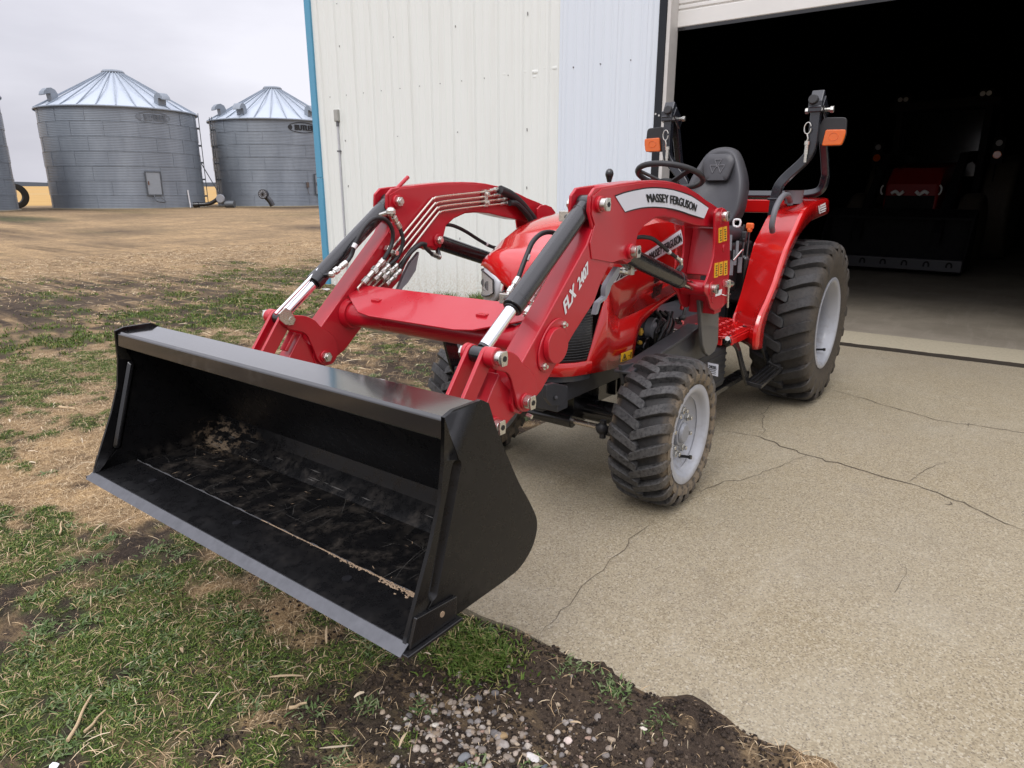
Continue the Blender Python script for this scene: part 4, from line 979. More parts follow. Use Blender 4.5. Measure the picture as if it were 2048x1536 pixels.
# towers
op = PX(((1430, 447.6), (1431, 425), (1437, 416.5), (1445, 415), (1453, 420), (1458, 432), (1460, 470), (1460.5, 535), (1458, 560), (1459, 590), (1453, 606), (1444, 616), (1430, 621.5), (1422, 616), (1416, 594), (1409, 584), (1408.5, 571), (1414, 560), (1420, 542.5), (1427.7, 514), (1430, 483)), .532)
tw = MB(); tw.ext(op, .522, .532)
tw.ext([(x, z) for x, z in op], .385, .395)
tf = [(1.575, 1.130), (1.575, 1.02), (1.59, .93), (1.615, .90), (1.60, .87), (1.57, .86), (1.53, .86), (1.53, 1.13)]
tw.ext([(1.532, 1.135), (1.555, 1.02), (1.575, .935), (1.56, .93), (1.49, .94), (1.47, 1.14)], .395, .522)
tw.box(1.44, 1.52, .396, .521, .755, .86); tw.cyl((p6[0], .395, p6[1]), (p6[0], .522, p6[1]), .034, n=24)
to, tor = both(tw, 'loader_tower', M['red'], TR, TR, bevel=.003)
tb = MB(); tb.cyl((p4[0], .515, p4[1]), (p4[0], .535, p4[1]), .034, n=26); tb.cyl((p6[0], .530, p6[1]), (p6[0], .536, p6[1]), .032, n=26)
for px, py, r in ((1448, 496, .017), (1447, 566, .016), (1426, 598, .018)):
    q = P(px, py, 'y', .533); tb.cyl((q.x, .531, q.z), (q.x, .536, q.z), r, n=20)
both_each(tb, 'tower_boss', M['red'], to, tor, bevel=.003)
for k, (a, b, c, d_) in enumerate((((1437, 457), (1444, 454), (1444, 484), (1437, 486)), ((1446, 454), (1453, 452), (1453, 481), (1446, 483)), ((1429, 527), (1436, 525), (1435, 554), (1428, 556)), ((1438, 525), (1445, 523), (1444, 550), (1437, 552)), ((1447, 523), (1454, 521), (1454, 549), (1447, 551)))):
    pp = [P(*q, 'y', .5322) for q in (a, b, c, d_)]; y = MB(); y.prism(pp, (0, .002, 0)); yo = y.build('warning_sticker', M['yellow'], to)
    z = MB(); rr2 = random.Random(k)
    for i in range(5):
        v0 = .12 + i * .16; u0 = .2 + .1 * rr2.random(); u1 = .6 + .25 * rr2.random()
        z.add([sp4(pp, u0, v0, .0028), sp4(pp, u1, v0, .0028), sp4(pp, u1, v0 + .08, .0028), sp4(pp, u0, v0 + .08, .0028)], [(0, 1, 2, 3)])
    z.build('sticker_print', M['ink'], yo, fix=False)
pp = [P(*q, 'y', .5322) for q in ((1432, 583), (1443.5, 578), (1442, 589), (1430, 593))]; y = MB(); y.prism(pp, (0, .002, 0)); y.build('white_tag', M['white_ink'], to)
kp = MB(); a = P(1458, 566, 'y', .50); kp.cyl(P(1449, 568, 'y', .534), P(1463, 567, 'y', .534), .014, n=14); kp.cyl(P(1457, 560, 'y', .54), P(1457, 575, 'y', .54), .010, n=8); kp.tube([P(1457, 570, 'y', .54), P(1456, 590, 'y', .54), P(1455, 615, 'y', .54)], .0055, 8, 3)
kp.tube([P(1444, 589, 'y', .536), P(1452, 591, 'y', .55), P(1461, 588, 'y', .54)], .0025, 6, 4); both(kp, 'retaining_pin', M['zinc'], to, tor, bevel=.001)
mp = MB(); mp.ext(PX(((1400, 600), (1438, 612), (1438.5, 640), (1436.5, 686), (1430, 703), (1418, 713), (1411, 706), (1406, 690), (1404, 660)), .465), .445, .465)
both(mp, 'mount_plate', plain('mount_plate_grey', (.10, .098, .092), .4, coat=.3), TR, TR, bevel=.006)

# ---------------------------------------------------------------- bucket
BK = grp('bucket', (0, 0, 0), TR)
t = NT('bucket_steel'); v = t.co()
# worn black enamel: dry soil film, scratches and streaks on the floor
n1 = t.noise(3.2, 6, .7, v); n2 = t.noise(26, 5, .7, v)
sc1 = t.noise(9, 3, .5, t.co(scale=(2.2, .25, 1)), 1.2); sc2 = t.noise(14, 3, .5, t.co(scale=(.4, 3.0, 1)), 1.6)
thin = t.math('MULTIPLY', t.rampf(t.math('ABSOLUTE', t.math('SUBTRACT', sc1, .5)), .0, .006, 1, 0), t.rampf(n1, .48, .62))
thin2 = t.math('MULTIPLY', t.rampf(t.math('ABSOLUTE', t.math('SUBTRACT', sc2, .52)), .0, .005, 1, 0), t.rampf(n2, .5, .62))
film = t.math('MULTIPLY', t.rampf(n1, .5, .8), t.rampf(n2, .4, .75))
c = t.mix(t.math('MULTIPLY', film, .22), (.006, .006, .0065, 1), (.075, .062, .05, 1))
sp3 = t.new('ShaderNodeSeparateXYZ'); t.l.new(v, sp3.inputs[0])
n_s = t.noise(34, 5, .7, t.co(scale=(1, .45, 1)))
near_corner = t.math('MULTIPLY', t.math('MULTIPLY', t.rampf(sp3.outputs['Y'], -.62, -.40, 1, 0), t.rampf(sp3.outputs['X'], 3.31, 3.36, 1, 0)), t.rampf(sp3.outputs['Z'], .44, .49, 1, 0))
c = t.mix(t.math('MULTIPLY', near_corner, t.rampf(n_s, .50, .60, 0, .6)), c, (.27, .20, .135, 1))
n_d = t.noise(13, 6, .75, v); fl_m = t.math('MULTIPLY', t.rampf(sp3.outputs['Z'], .393, .46, 1, 0), t.rampf(sp3.outputs['X'], 3.60, 3.5)); c = t.mix(t.math('MULTIPLY', fl_m, t.rampf(n_d, .46, .74, 0, .38)), c, (.13, .11, .09, 1))
t.set(Base_Color=c, Roughness=t.rampf(n2, .3, .7, .22, .4), Specular_IOR_Level=.32); t.bump(n2, .06, .003)
M['bucket'] = t.m
W = .736
prof_in = [(3.62, .392), (3.303, .392), (3.243, .440), (3.231, .485), (3.252, .535), (3.309, .618), (3.388, .765), (3.42, .83)]
prof_out = [(3.411, .846), (3.40, .835), (3.378, .77), (3.298, .620), (3.241, .535), (3.219, .483), (3.231, .433), (3.296, .3815), (3.62, .381)]
sh_ = MB(); sh_.ext(prof_in + prof_out, -W + .011, W - .011); sh_.build('bucket_shell', M['bucket'], BK, ang=25)
lp_ = MB(); lp_.ext([(3.405, .826), (3.412, .849), (3.536, .850), (3.544, .844), (3.548, .802), (3.540, .800), (3.53, .835), (3.415, .835)], -W + .011, W - .011)
lp_.build('bucket_lip', paint('lip_enamel', (.008, .008, .009), .15, .9, .8, (.075, .068, .06)), BK, bevel=.004, seg=3)
ce = MB(); ce.ext([(3.545, .3925), (3.552, .404), (3.678, .3965), (3.704, .378), (3.62, .3805)], -W - .004, W + .004); ce.build('cutting_edge', M['bucket'], BK, bevel=.0015)
cb_ = MB(); cb_.ext([(3.6795, .3962), (3.6815, .3972), (3.7065, .3795), (3.7045, .3778)], -W - .005, W + .005); cb_.build('ground_bevel', plain('worn_grey_steel', (.105, .108, .118), .42, metal=.3, var=.4, scale=40), BK)
wb = MB(); wb.tube([(3.548 + .0015 * math.sin(y * 91), y, .3985 + .001 * math.sin(y * 57)) for y in np.linspace(-W + .02, W - .02, 90)], .0045, 6, 1); wb.build('weld_bead', plain('weld_bead_grey', (.12, .12, .125), .5, metal=.4), BK)
di = MB(); R3 = random.Random(5)
for k in range(900):
    y = .02 + .70 * (1 - R3.random() ** 1.7); wv = .002 + .034 * max(0, y - .10) ** 1.15
    x = 3.5495 + abs(R3.gauss(0, .42)) * wv * (1.1 if fbm(np.array(y), np.array(.3), .06, 3) > .47 else .35); r_ = R3.uniform(.0012, .0042) * (.6 + .8 * y); n_ = R3.randint(5, 7); a0 = R3.random() * 6
    base = [(x + r_ * R3.uniform(.6, 1.2) * math.cos(a0 + 2 * PI * q / n_), min(.722, y + 1.5 * r_ * R3.uniform(.6, 1.2) * math.sin(a0 + 2 * PI * q / n_)), .4030) for q in range(n_)]
    o = len(di.v); di.v += base + [(x, min(.722, y), .4036 + .45 * r_)]; di.f += [(o + q, o + (q + 1) % n_, o + n_) for q in range(n_)]; di.m += [0] * n_
soil = plain('dried_soil', (.30, .215, .14), .9, var=.3, scale=60, bump=.5)
di.build('soil_ridge', soil, BK, fix=False)
dt = MB()
for k in range(34):
    x, y = R3.uniform(3.30, 3.54), R3.uniform(-.70, .70); a = R3.uniform(0, PI); l = R3.uniform(.002, .010) * (1 if R3.random() < .8 else 2.5); w_ = R3.uniform(.0006, .0018)
    if k < 8: x, y = R3.gauss(3.32, .035), R3.gauss(-.56, .09); l *= 1.6; a = R3.gauss(1.4, .3)
    x = max(3.302, min(3.54, x)); y = max(-.71, min(.71, y))
    dx, dy = math.cos(a) * l, math.sin(a) * l
    dt.add([(x - dx, y - dy, .3935), (x + dy / l * w_, y - dx / l * w_, .3938), (x + dx, y + dy, .3935), (x - dy / l * w_, y + dx / l * w_, .3938)], [(0, 1, 2, 3)])
for k in range(0):   # dried soil smeared up the rear corner
    f = R3.random(); x = 3.298 - .056 * f; z = .3945 + .043 * f; y = R3.gauss(-.60, .07); y = max(-.715, y); l = R3.uniform(.008, .03); w_ = R3.uniform(.003, .008)
    dt.add([(x, y - l, z), (x - w_ * .8, y, z + w_ * .62), (x, y + l, z)], [(0, 1, 2)])
dt.build('soil_smears', soil, BK, fix=False)
sm = MB()
for k in range(70):
    x, y = R3.uniform(3.305, 3.53), R3.uniform(-.68, .70); a = R3.gauss(.15, .35) if R3.random() < .6 else R3.gauss(1.5, .5); l = R3.uniform(.02, .13) * (1 if R3.random() < .8 else 1.8); w_ = R3.uniform(.00035, .0009); bend = R3.gauss(0, .12)
    L_, Rr_ = [], []
    for i in range(7):
        t_ = i / 6 - .5; px_ = x + math.cos(a + bend * t_) * l * t_; py_ = y + math.sin(a + bend * t_) * l * t_; px_ = max(3.303, min(3.545, px_)); py_ = max(-.72, min(.72, py_)); wv_ = w_ * (1 - abs(t_) * 1.7)
        L_.append((px_ - math.sin(a) * wv_, py_ + math.cos(a) * wv_, .3932)); Rr_.append((px_ + math.sin(a) * wv_, py_ - math.cos(a) * wv_, .3932))
    sm.loft([L_, Rr_])
for k in range(14):    # scrapes on the rolled back and the lip
    y = R3.uniform(-.68, .68); l = R3.uniform(.01, .05); f = R3.random(); x = 3.302 - .058 * f; z = .3932 + .047 * f; w_ = R3.uniform(.0005, .0014)
    sm.add([(x + .001, y - l, z), (x - w_ + .001, y, z + w_), (x + .001, y + l, z), (x + w_ + .001, y, z - w_)], [(0, 1, 2, 3)])
tag(sm.build('scratch_lines', plain('scratch_grey', (.085, .08, .073), .6, var=.3, scale=50), BK, fix=False), kind='stuff')
hl = MB()
for y in (-.50, -.02, .45): hl.cyl((3.60, y, .401), (3.60, y, .4032), .012, n=18)
hl.each('bolt_hole', M['ink'], BK)
side = [(3.548, .853), (3.52, .862), (3.43, .862), (3.405, .848), (3.373, .77), (3.293, .618), (3.236, .533), (3.214, .482), (3.226, .43), (3.292, .379), (3.58, .379), (3.690, .377), (3.679, .412), (3.652, .471), (3.60, .585), (3.568, .67), (3.553, .76)]
def curve2(q, n=5):
    q = [(2 * q[0][0] - q[1][0], 2 * q[0][1] - q[1][1])] + q + [(2 * q[-1][0] - q[-2][0], 2 * q[-1][1] - q[-2][1])]; out = []
    for i in range(1, len(q) - 2):
        for k in range(n):
            t = k / n; out.append(tuple(.5 * (2 * q[i][j] + (q[i + 1][j] - q[i - 1][j]) * t + (2 * q[i - 1][j] - 5 * q[i][j] + 4 * q[i + 1][j] - q[i + 2][j]) * t * t + (3 * q[i][j] - q[i - 1][j] - 3 * q[i + 1][j] + q[i + 2][j]) * t ** 3) for j in (0, 1)))
    return out + [q[-2]]
side_back = [(3.548, .853), (3.52, .862), (3.43, .862)] + curve2([(3.405, .848), (3.373, .77), (3.333, .692), (3.290, .614), (3.240, .537), (3.214, .478), (3.232, .422), (3.285, .386), (3.345, .379)]) + [(3.58, .379), (3.690, .377)]
for s in (1, -1):
    m = MB(); A0 = Vector((3.515, 0, .735)); B0 = Vector((3.600, 0, .470)); D0_ = (B0 - A0).normalized(); N0 = Vector((-D0_.z, 0, D0_.x)); w0 = .0155
    lf = [A0 + N0 * (w0 * math.cos(PI * k / 8)) - D0_ * (w0 * math.sin(PI * k / 8)) for k in range(9)]; rt_ = [B0 - N0 * (w0 * math.cos(PI * k / 8)) + D0_ * (w0 * math.sin(PI * k / 8)) for k in range(9)]
    top_, bot_ = lf[4], rt_[4]
    # front half: lip corner to toe along the front edge; back half: round the heel
    fr_e = [side[0]] + side[:10:-1][:0] + [side[16], side[15], side[14], side[13], side[12], side[11]]
    i_b = [(p.x, p.z) for p in (rt_[4:] + lf[:5])]; i_f = [(p.x, p.z) for p in (lf[4:] + rt_[:5])]
    # which chain faces the front (greater x) is found by its mean
    fch, bch = (i_b, i_f) if np.mean([q[0] for q in i_b]) > np.mean([q[0] for q in i_f]) else (i_f, i_b)
    def up(ch): return ch if ch[0][1] > ch[-1][1] else ch[::-1]
    fch, bch = up(fch), up(bch)                     # both run from top to bottom
    m.ext([side[0]] + [side[16], side[15], side[14], side[13], side[12], side[11]] + fch[::-1], s * (W - .010), s * W)
    m.ext(side_back + bch[::-1], s * (W - .010), s * W)
    so = m.build('bucket_side', M['bucket'], BK)
    # pressed rib: a groove outside, a ridge inside
    a = Vector((3.515, 0, .735)); b_ = Vector((3.600, 0, .470)); d_ = (b_ - a).normalized(); n_ = Vector((-d_.z, 0, d_.x))
    def slot(w_, e=0):
        o = []
        for k in range(9): tt_ = PI * k / 8; q = a + d_ * e + n_ * (w_ * math.cos(tt_)) - d_ * (w_ * math.sin(tt_)); o.append((q.x, q.z))
        for k in range(9): tt_ = PI * k / 8; q = b_ - d_ * e - n_ * (w_ * math.cos(tt_)) + d_ * (w_ * math.sin(tt_)); o.append((q.x, q.z))
        return o
    ro = slot(.0155); inn_ = slot(.006, .002)
    r = MB(); r.loft([[(x, s * W, z) for x, z in ro], [(x, s * (W - .014), z) for x, z in inn_]], close=True); r.add([(x, s * (W - .014), z) for x, z in inn_], [tuple(range(18))])
    r.build('rib_groove', M['bucket'], so, ang=60)
    r = MB(); r.loft([[(x, s * (W - .0098), z) for x, z in slot(.012)], [(x, s * (W - .020), z) for x, z in slot(.005, .003)]], close=True); r.add([(x, s * (W - .020), z) for x, z in slot(.005, .003)], [tuple(range(18))])
    r.build('rib_ridge', M['black_steel'], so, ang=50)
    k = MB(); k.ext([(3.684, .386), (3.66, .448), (3.535, .436), (3.54, .384)], s * (W + .0005), s * (W + .011)); ko = k.build('side_cutter', M['black_steel'], so, bevel=.002)
    k = MB(); k.cyl((3.585, s * (W + .011), .418), (3.585, s * (W + .0125), .418), .007, n=16); k.build('bolt_hole', soil, ko)
    k = MB(); k.box(3.53, 3.70, s * (W + .001), s * (W + .022), .376, .384); k.build('skid_edge', M['black_steel'], so, bevel=.002)
mb_ = MB()
for s in (1, -1):
    for y in (.40, .485): mb_.ext([(3.385, .80), (3.30, .68), (3.225, .71), (3.225, .60), (3.25, .56), (3.40, .79)], s * y - .005, s * y + .005)
mb_.each('rear_mount_ear', M['black_steel'], BK, bevel=.002)
# ================================================================== SETTING
# ---------------------------------------------------------------- noise helpers for ground cover
# ground-cover patches seen in the photograph, as places on the ground: (pixel x, y, radius m, green, straw, soil)
PATCH = [(330, 1150, .30, 1, .1, 0), (690, 1230, .26, 1.1, .1, 0), (180, 1330, .25, .9, 0, .1), (60, 1400, .22, 1, 0, 0), (450, 1360, .2, .8, .1, 0), (610, 1270, .2, .9, .1, 0), (950, 1300, .10, .9, 0, .1), (520, 1200, .3, .5, .2, 0), (300, 1470, .2, .3, .1, .6),
         (480, 660, 1.1, .9, .1, 0), (390, 620, 1.3, .9, .2, 0), (130, 740, .7, .7, .2, 0), (70, 680, .6, .6, .1, 0), (600, 580, 1.5, .9, .1, 0), (230, 445, 6, .45, .4, 0), (120, 428, 7, .8, 0, 0), (560, 520, 2.5, .6, .2, .1), (60, 1120, .25, .6, 0, .2), (140, 760, .5, .7, 0, 0),
         (80, 890, .45, 0, 1, 0), (180, 1010, .32, .1, 1.1, 0), (60, 980, .3, .1, .9, 0), (30, 820, .5, .2, .6, .1), (230, 860, .5, .2, .6, .1), (270, 500, 6, 0, .9, .1), (420, 445, 9, 0, .9, 0), (80, 500, 6, 0, .7, .2), (520, 500, 3.5, .2, .7, 0), (860, 690, .3, .1, .5, .3), (60, 1180, .2, 0, .7, .2), (560, 1350, .16, .1, .6, .3), (640, 1180, .15, .2, .5, 0), (250, 700, .7, .3, .4, 0),
         (40, 1240, .2, 0, 0, 1), (240, 575, 1.8, .2, .2, .8), (60, 615, 1.3, .15, .25, .85), (400, 545, 1.5, .2, .25, .65), (110, 570, 1.6, .1, .35, .5), (880, 740, .5, 0, .15, 1.0), (760, 700, .6, .1, .2, .6), (1000, 780, .6, 0, 0, 1), (1010, 1370, .22, 0, .05, 1.1), (1200, 1450, .3, 0, 0, 1.3), (1450, 1490, .3, 0, 0, 1.3), (680, 1420, .2, .1, .2, .8), (850, 1350, .16, .1, .1, .6), (100, 830, .25, 0, .1, .6), (200, 940, .2, .1, .2, .5), (250, 1090, .12, .1, .1, .8), (820, 1500, .3, 0, 0, 1), (400, 850, .5, .1, .2, .5), (620, 630, .5, .1, .1, .5)]
_pp = [(P(a, b, 'z', 0), r, g_, s_, d_) for a, b, r, g_, s_, d_ in PATCH]
def cover(x, y):
    """weights of green, straw and bare soil at a place on the ground"""
    far = sst(7, 22, np.hypot(x - 4.5, y - 1.6)); fs = 1 - .75 * far
    def layer(o, bias):
        n = .9 * (fbm(x + o, y - o, 1.5) - .5) + (1.5 * (fbm(x - 2 * o, y + o, .38) - .5) + 1.3 * (fbm(x + 3 * o, y, .12, 3) - .5) + .7 * (fbm(x, y + 2 * o, .045, 2) - .5)) * fs
        return n + bias
    u = x * .8 + y * .6; q = -x * .6 + y * .8      # far streaks left by wheels and mowing
    def streak(o): return far * (1.1 * (fbm(u / 5 + o, q + o, 1.9) - .5) + .9 * (fbm(u / 3 + 2 * o, q, .8) - .5) + .9 * (fbm(u / 2.2 - o, q, .33, 3) - .5))
    g_ = layer(0, -.085) + streak(3) - .12 * far; s_ = layer(41, .03) + streak(17) + .16 * far; d_ = layer(83, .035) + streak(29) - .02 * far
    for p, r, a, b, c in _pp:
        k = np.exp(-(((x - p.x) / r) ** 2 + ((y - p.y) / r) ** 2) * .8)
        g_ = g_ + k * (a - .35) * .34; s_ = s_ + k * (b - .35) * .34; d_ = d_ + k * (c - .35) * .34
    e = np.exp(np.stack([g_, s_, d_]) * 8.5); return e / e.sum(0)
SX, SY = 3.075, -.47            # slab edges: towards the camera, and on the tractor's right
def edge_x(y): return SX + .035 * (vnoise(y * 2.3 + 3, y * 0 + 1.5) - .5) + .03 * (vnoise(y * 9 + 3, y * 0 + 4.5) - .5)
def gz(x, y):
    z = -.030 + .022 * (fbm(x, y, .5) - .5) + .028 * (fbm(x, y, .12, 3) - .5) + .010 * (fbm(x + 9, y, .035, 2) - .5)
    # loose soil banked up against, and spilling onto, the slab's front edge
    q = np.exp(-((x - SX - .015) / .095) ** 2) * sst(.28, .62, y)
    heap = np.exp(-((y - 1.12) / .05) ** 2) * .028 + np.exp(-((y - 1.20) / .05) ** 2) * .024 + np.exp(-((y - .86) / .12) ** 2) * .008 + np.exp(-((y - 1.42) / .10) ** 2) * .014
    z = z + q * (.033 + heap + .045 * (fbm(x, y, .16, 3) - .5) + .018 * (fbm(x + 4, y, .04, 2) - .5))
    ins = (x < SX - .1) & (y > SY + .03) & (x > -1.9); z = np.where(ins, -.2, z)
    z = np.where((x < -1.80) & (y > -6.4) & (y < 7.5), -.2, z)
    dist = np.hypot(x - 4.5, y - 1.6); z = z + np.maximum(0, dist - 95) * .0052
    return z

def attr_mesh(name, v, f, cols, mat, smooth=True, parent=None):
    me = bpy.data.meshes.new(name); nv = len(v)
    me.vertices.add(nv); me.vertices.foreach_set('co', np.asarray(v, np.float32).ravel())
    f = np.asarray(f, np.int32); k = f.shape[1]
    me.loops.add(f.size); me.loops.foreach_set('vertex_index', f.ravel()); me.polygons.add(len(f))
    me.polygons.foreach_set('loop_start', np.arange(0, f.size, k, dtype=np.int32)); me.polygons.foreach_set('loop_total', np.full(len(f), k, np.int32))
    if smooth: me.polygons.foreach_set('use_smooth', np.ones(len(f), bool))
    if cols is not None:
        a = me.color_attributes.new('cover', 'FLOAT_COLOR', 'POINT'); a.data.foreach_set('color', np.asarray(cols, np.float32).ravel())
    me.update(calc_edges=True); me.validate(); me.materials.append(mat)
    o = bpy.data.objects.new(name, me); return link(o, parent)

# ---------------------------------------------------------------- ground
def spread(a0, a1, st, lo, hi, gr=1.22):
    m = list(np.arange(a0, a1 + 1e-6, st)); s = st; x = a1
    while x < hi: s *= gr; x += s; m.append(x)
    s = st; x = a0; pre = []
    while x > lo: s *= gr; x -= s; pre.append(x)
    return np.array(pre[::-1] + m)
gx = spread(-1.9, 4.7, .032, -1500, 1200); gy = spread(-5.2, 1.75, .032, -1500, 1200)
GX, GY = np.meshgrid(gx, gy, indexing='ij'); cv = cover(GX, GY); GZ = gz(GX, GY)
nx, ny = GX.shape; idx = np.arange(nx * ny).reshape(nx, ny)
F = np.stack([idx[:-1, :-1], idx[1:, :-1], idx[1:, 1:], idx[:-1, 1:]], -1).reshape(-1, 4)
t = NT('yard_ground'); v = t.co()
at = t.new('ShaderNodeAttribute', attribute_name='cover'); sp_ = t.new('ShaderNodeSeparateColor'); t.l.new(at.outputs['Color'], sp_.inputs[0])
n_f = t.noise(140, 4, .7, v); n_m = t.noise(22, 5, .65, v); n_s = t.noise(60, 3, .6, t.co(scale=(1, 1, 1)), 1.5)
n_far = t.noise(1.6, 6, .7, v); n_big = t.noise(.35, 5, .65, v)
soil_c = t.ramp(n_f, [(.25, (.018, .014, .012)), (.5, (.042, .031, .025)), (.68, (.085, .064, .048)), (.8, (.2, .15, .1))])
straw_c = t.ramp(n_s, [(.25, (.10, .065, .038)), (.45, (.27, .185, .10)), (.6, (.42, .30, .17)), (.78, (.60, .46, .29))])
green_c = t.ramp(n_m, [(.25, (.025, .035, .014)), (.5, (.05, .075, .024)), (.7, (.08, .115, .034))])
c = t.mix(sp_.outputs[1], soil_c, straw_c); c = t.mix(t.math('MULTIPLY', sp_.outputs[0], .8), c, green_c)
c = t.mix(t.rampf(n_f, .62, .75, 0, .45), c, (.38, .28, .17, 1))
n_mid = t.noise(6.5, 6, .75, v); n_st = t.noise(3.0, 6, .72, t.co(scale=(2.4, .7, 1)))
c = t.mix(1.0, c, t.ramp(n_mid, [(.3, (.55, .52, .50)), (.5, (1, 1, 1)), (.7, (1.4, 1.35, 1.2))]), 'MULTIPLY'); c = t.mix(t.rampf(n_st, .52, .66, 0, .5), c, (.30, .21, .11, 1)); c = t.mix(t.rampf(n_st, .28, .42, .45, 0), c, (.06, .052, .035, 1))
c = t.mix(1.0, c, t.ramp(n_far, [(.25, (.62, .60, .58)), (.5, (1, 1, 1)), (.75, (1.25, 1.22, 1.15))]), 'MULTIPLY'); c = t.mix(t.rampf(n_big, .4, .62, .35, 0), c, (.115, .085, .058, 1))
# stubble field beyond the bins
geo = t.new('ShaderNodeNewGeometry'); sx_ = t.new('ShaderNodeVectorMath', operation='LENGTH'); t.l.new(geo.outputs['Position'], sx_.inputs[0])
fld = t.rampf(sx_.outputs['Value'], 66, 72); n_w = t.noise(.02, 4, .5, v); n_r = t.noise(.9, 3, .6, t.co(scale=(1, .06, 1)))
fc = t.mix(n_r, (.34, .20, .065, 1), (.55, .36, .14, 1)); fc = t.mix(t.rampf(n_w, .5, .7), fc, (.40, .29, .15, 1))
c = t.mix(fld, c, fc)
t.set(Base_Color=c, Roughness=.95, Specular_IOR_Level=.15); b1 = t.bump(n_m, .5, .02); t.bump(n_f, .7, .012, b1)
ground = attr_mesh('ground', np.stack([GX, GY, GZ], -1).reshape(-1, 3), F, np.concatenate([np.moveaxis(cv, 0, -1).reshape(-1, 3), np.ones((nx * ny, 1))], 1), t.m)
tag(ground, 'patchy farmyard ground of dark soil, flattened straw and short green grass', 'ground', kind='structure')

# ---------------------------------------------------------------- concrete apron, sill, shop floor
t = NT('apron_concrete'); v = t.co()
vo = t.new('ShaderNodeTexVoronoi'); vo.inputs['Scale'].default_value = 185; vo.feature = 'F1'; t.l.new(v, vo.inputs['Vector'])
vo2 = t.new('ShaderNodeTexVoronoi'); vo2.inputs['Scale'].default_value = 260; t.l.new(v, vo2.inputs['Vector'])
sc_ = t.new('ShaderNodeSeparateColor'); t.l.new(vo.outputs['Color'], sc_.inputs[0])
sc2_ = t.new('ShaderNodeSeparateColor'); t.l.new(vo2.outputs['Color'], sc2_.inputs[0])
n1 = t.noise(1.1, 6, .62, v); n2 = t.noise(9, 5, .6, v); n3 = t.noise(260, 2, .6, v)
base = t.mix(t.rampf(n1, .3, .7), (.30, .25, .162, 1), (.385, .335, .235, 1)); base = t.mix(t.rampf(n2, .45, .75, 0, .35), base, (.415, .37, .268, 1))
agg = t.ramp(sc_.outputs[0], [(.0, (.12, .095, .06)), (.30, (.285, .23, .14)), (.6, (.385, .325, .21)), (.85, (.47, .42, .30)), (1, (.64, .59, .48))])
c = t.mix(.42, base, agg); c = t.mix(t.math('MULTIPLY', t.rampf(sc2_.outputs[1], .88, .93), .65), c, (.10, .08, .065, 1))
c = t.mix(t.rampf(n3, .35, .65, .18, 0), c, (.12, .1, .08, 1))
n5 = t.noise(.55, 6, .7, v); c = t.mix(t.rampf(n5, .40, .64, .0, .28), c, (.21, .18, .135, 1)); n9 = t.noise(.8, 6, .68, t.co(scale=(1, 1.3, 1))); c = t.mix(t.rampf(n9, .50, .70, 0, .24), c, (.39, .36, .285, 1)); n10 = t.noise(3.4, 6, .75, v); c = t.mix(t.rampf(n10, .56, .74, 0, .34), c, (.18, .15, .105, 1)); n6 = t.noise(1.7, 6, .72, t.co(scale=(.35, 1.8, 1)), .5); c = t.mix(t.rampf(n6, .55, .75, 0, .22), c, (.47, .43, .34, 1))
n7 = t.noise(.9, 5, .7, t.co(scale=(3.2, .5, 1)), .4); c = t.mix(t.math('MULTIPLY', t.rampf(n7, .56, .74, 0, .30), t.rampf(n2, .35, .6)), c, (.47, .43, .34, 1)); n8 = t.noise(5.5, 3, .5, v); c = t.mix(t.rampf(n8, .70, .78, 0, .35), c, (.14, .12, .09, 1))
n4 = t.noise(2.7, 5, .6, v); c = t.mix(t.math('MULTIPLY', t.rampf(n4, .58, .72), t.rampf(n2, .4, .7, 0, .4)), c, (.19, .165, .14, 1))
t.set(Base_Color=c, Roughness=.9, Specular_IOR_Level=.25); b1 = t.bump(n2, .12, .01); t.bump(sc_.outputs[0], .22, .003, b1); M['concrete'] = t.m
M['crack'] = plain('crack_dirt', (.09, .07, .048), .95, var=.4, scale=60)
def crack(mb, pts, w, jit=.012, seed=0, z=.0025):
    r = random.Random(seed); q = [P(a, b, 'z', 0) for a, b in pts]; out = [q[0]]
    for a, b in zip(q, q[1:]):
        n = max(2, int((b - a).length / .035))
        for k in range(1, n + 1):
            p = a.lerp(b, k / n)
            if k < n: p = p + Vector((r.gauss(0, jit), r.gauss(0, jit), 0)) * .6
            out.append(p)
    l, rr = [], []
    for i, p in enumerate(out):
        d = (out[min(i + 1, len(out) - 1)] - out[max(i - 1, 0)]); n_ = Vector((-d.y, d.x, 0)).normalized(); k = w * (.45 + .9 * r.random()) * min(1, .25 + 4 * min(i, len(out) - 1 - i) / len(out))
        l.append((p.x + n_.x * k, p.y + n_.y * k, z)); rr.append((p.x - n_.x * k, p.y - n_.y * k, z))
    mb.loft([l, rr])
ap = MB()
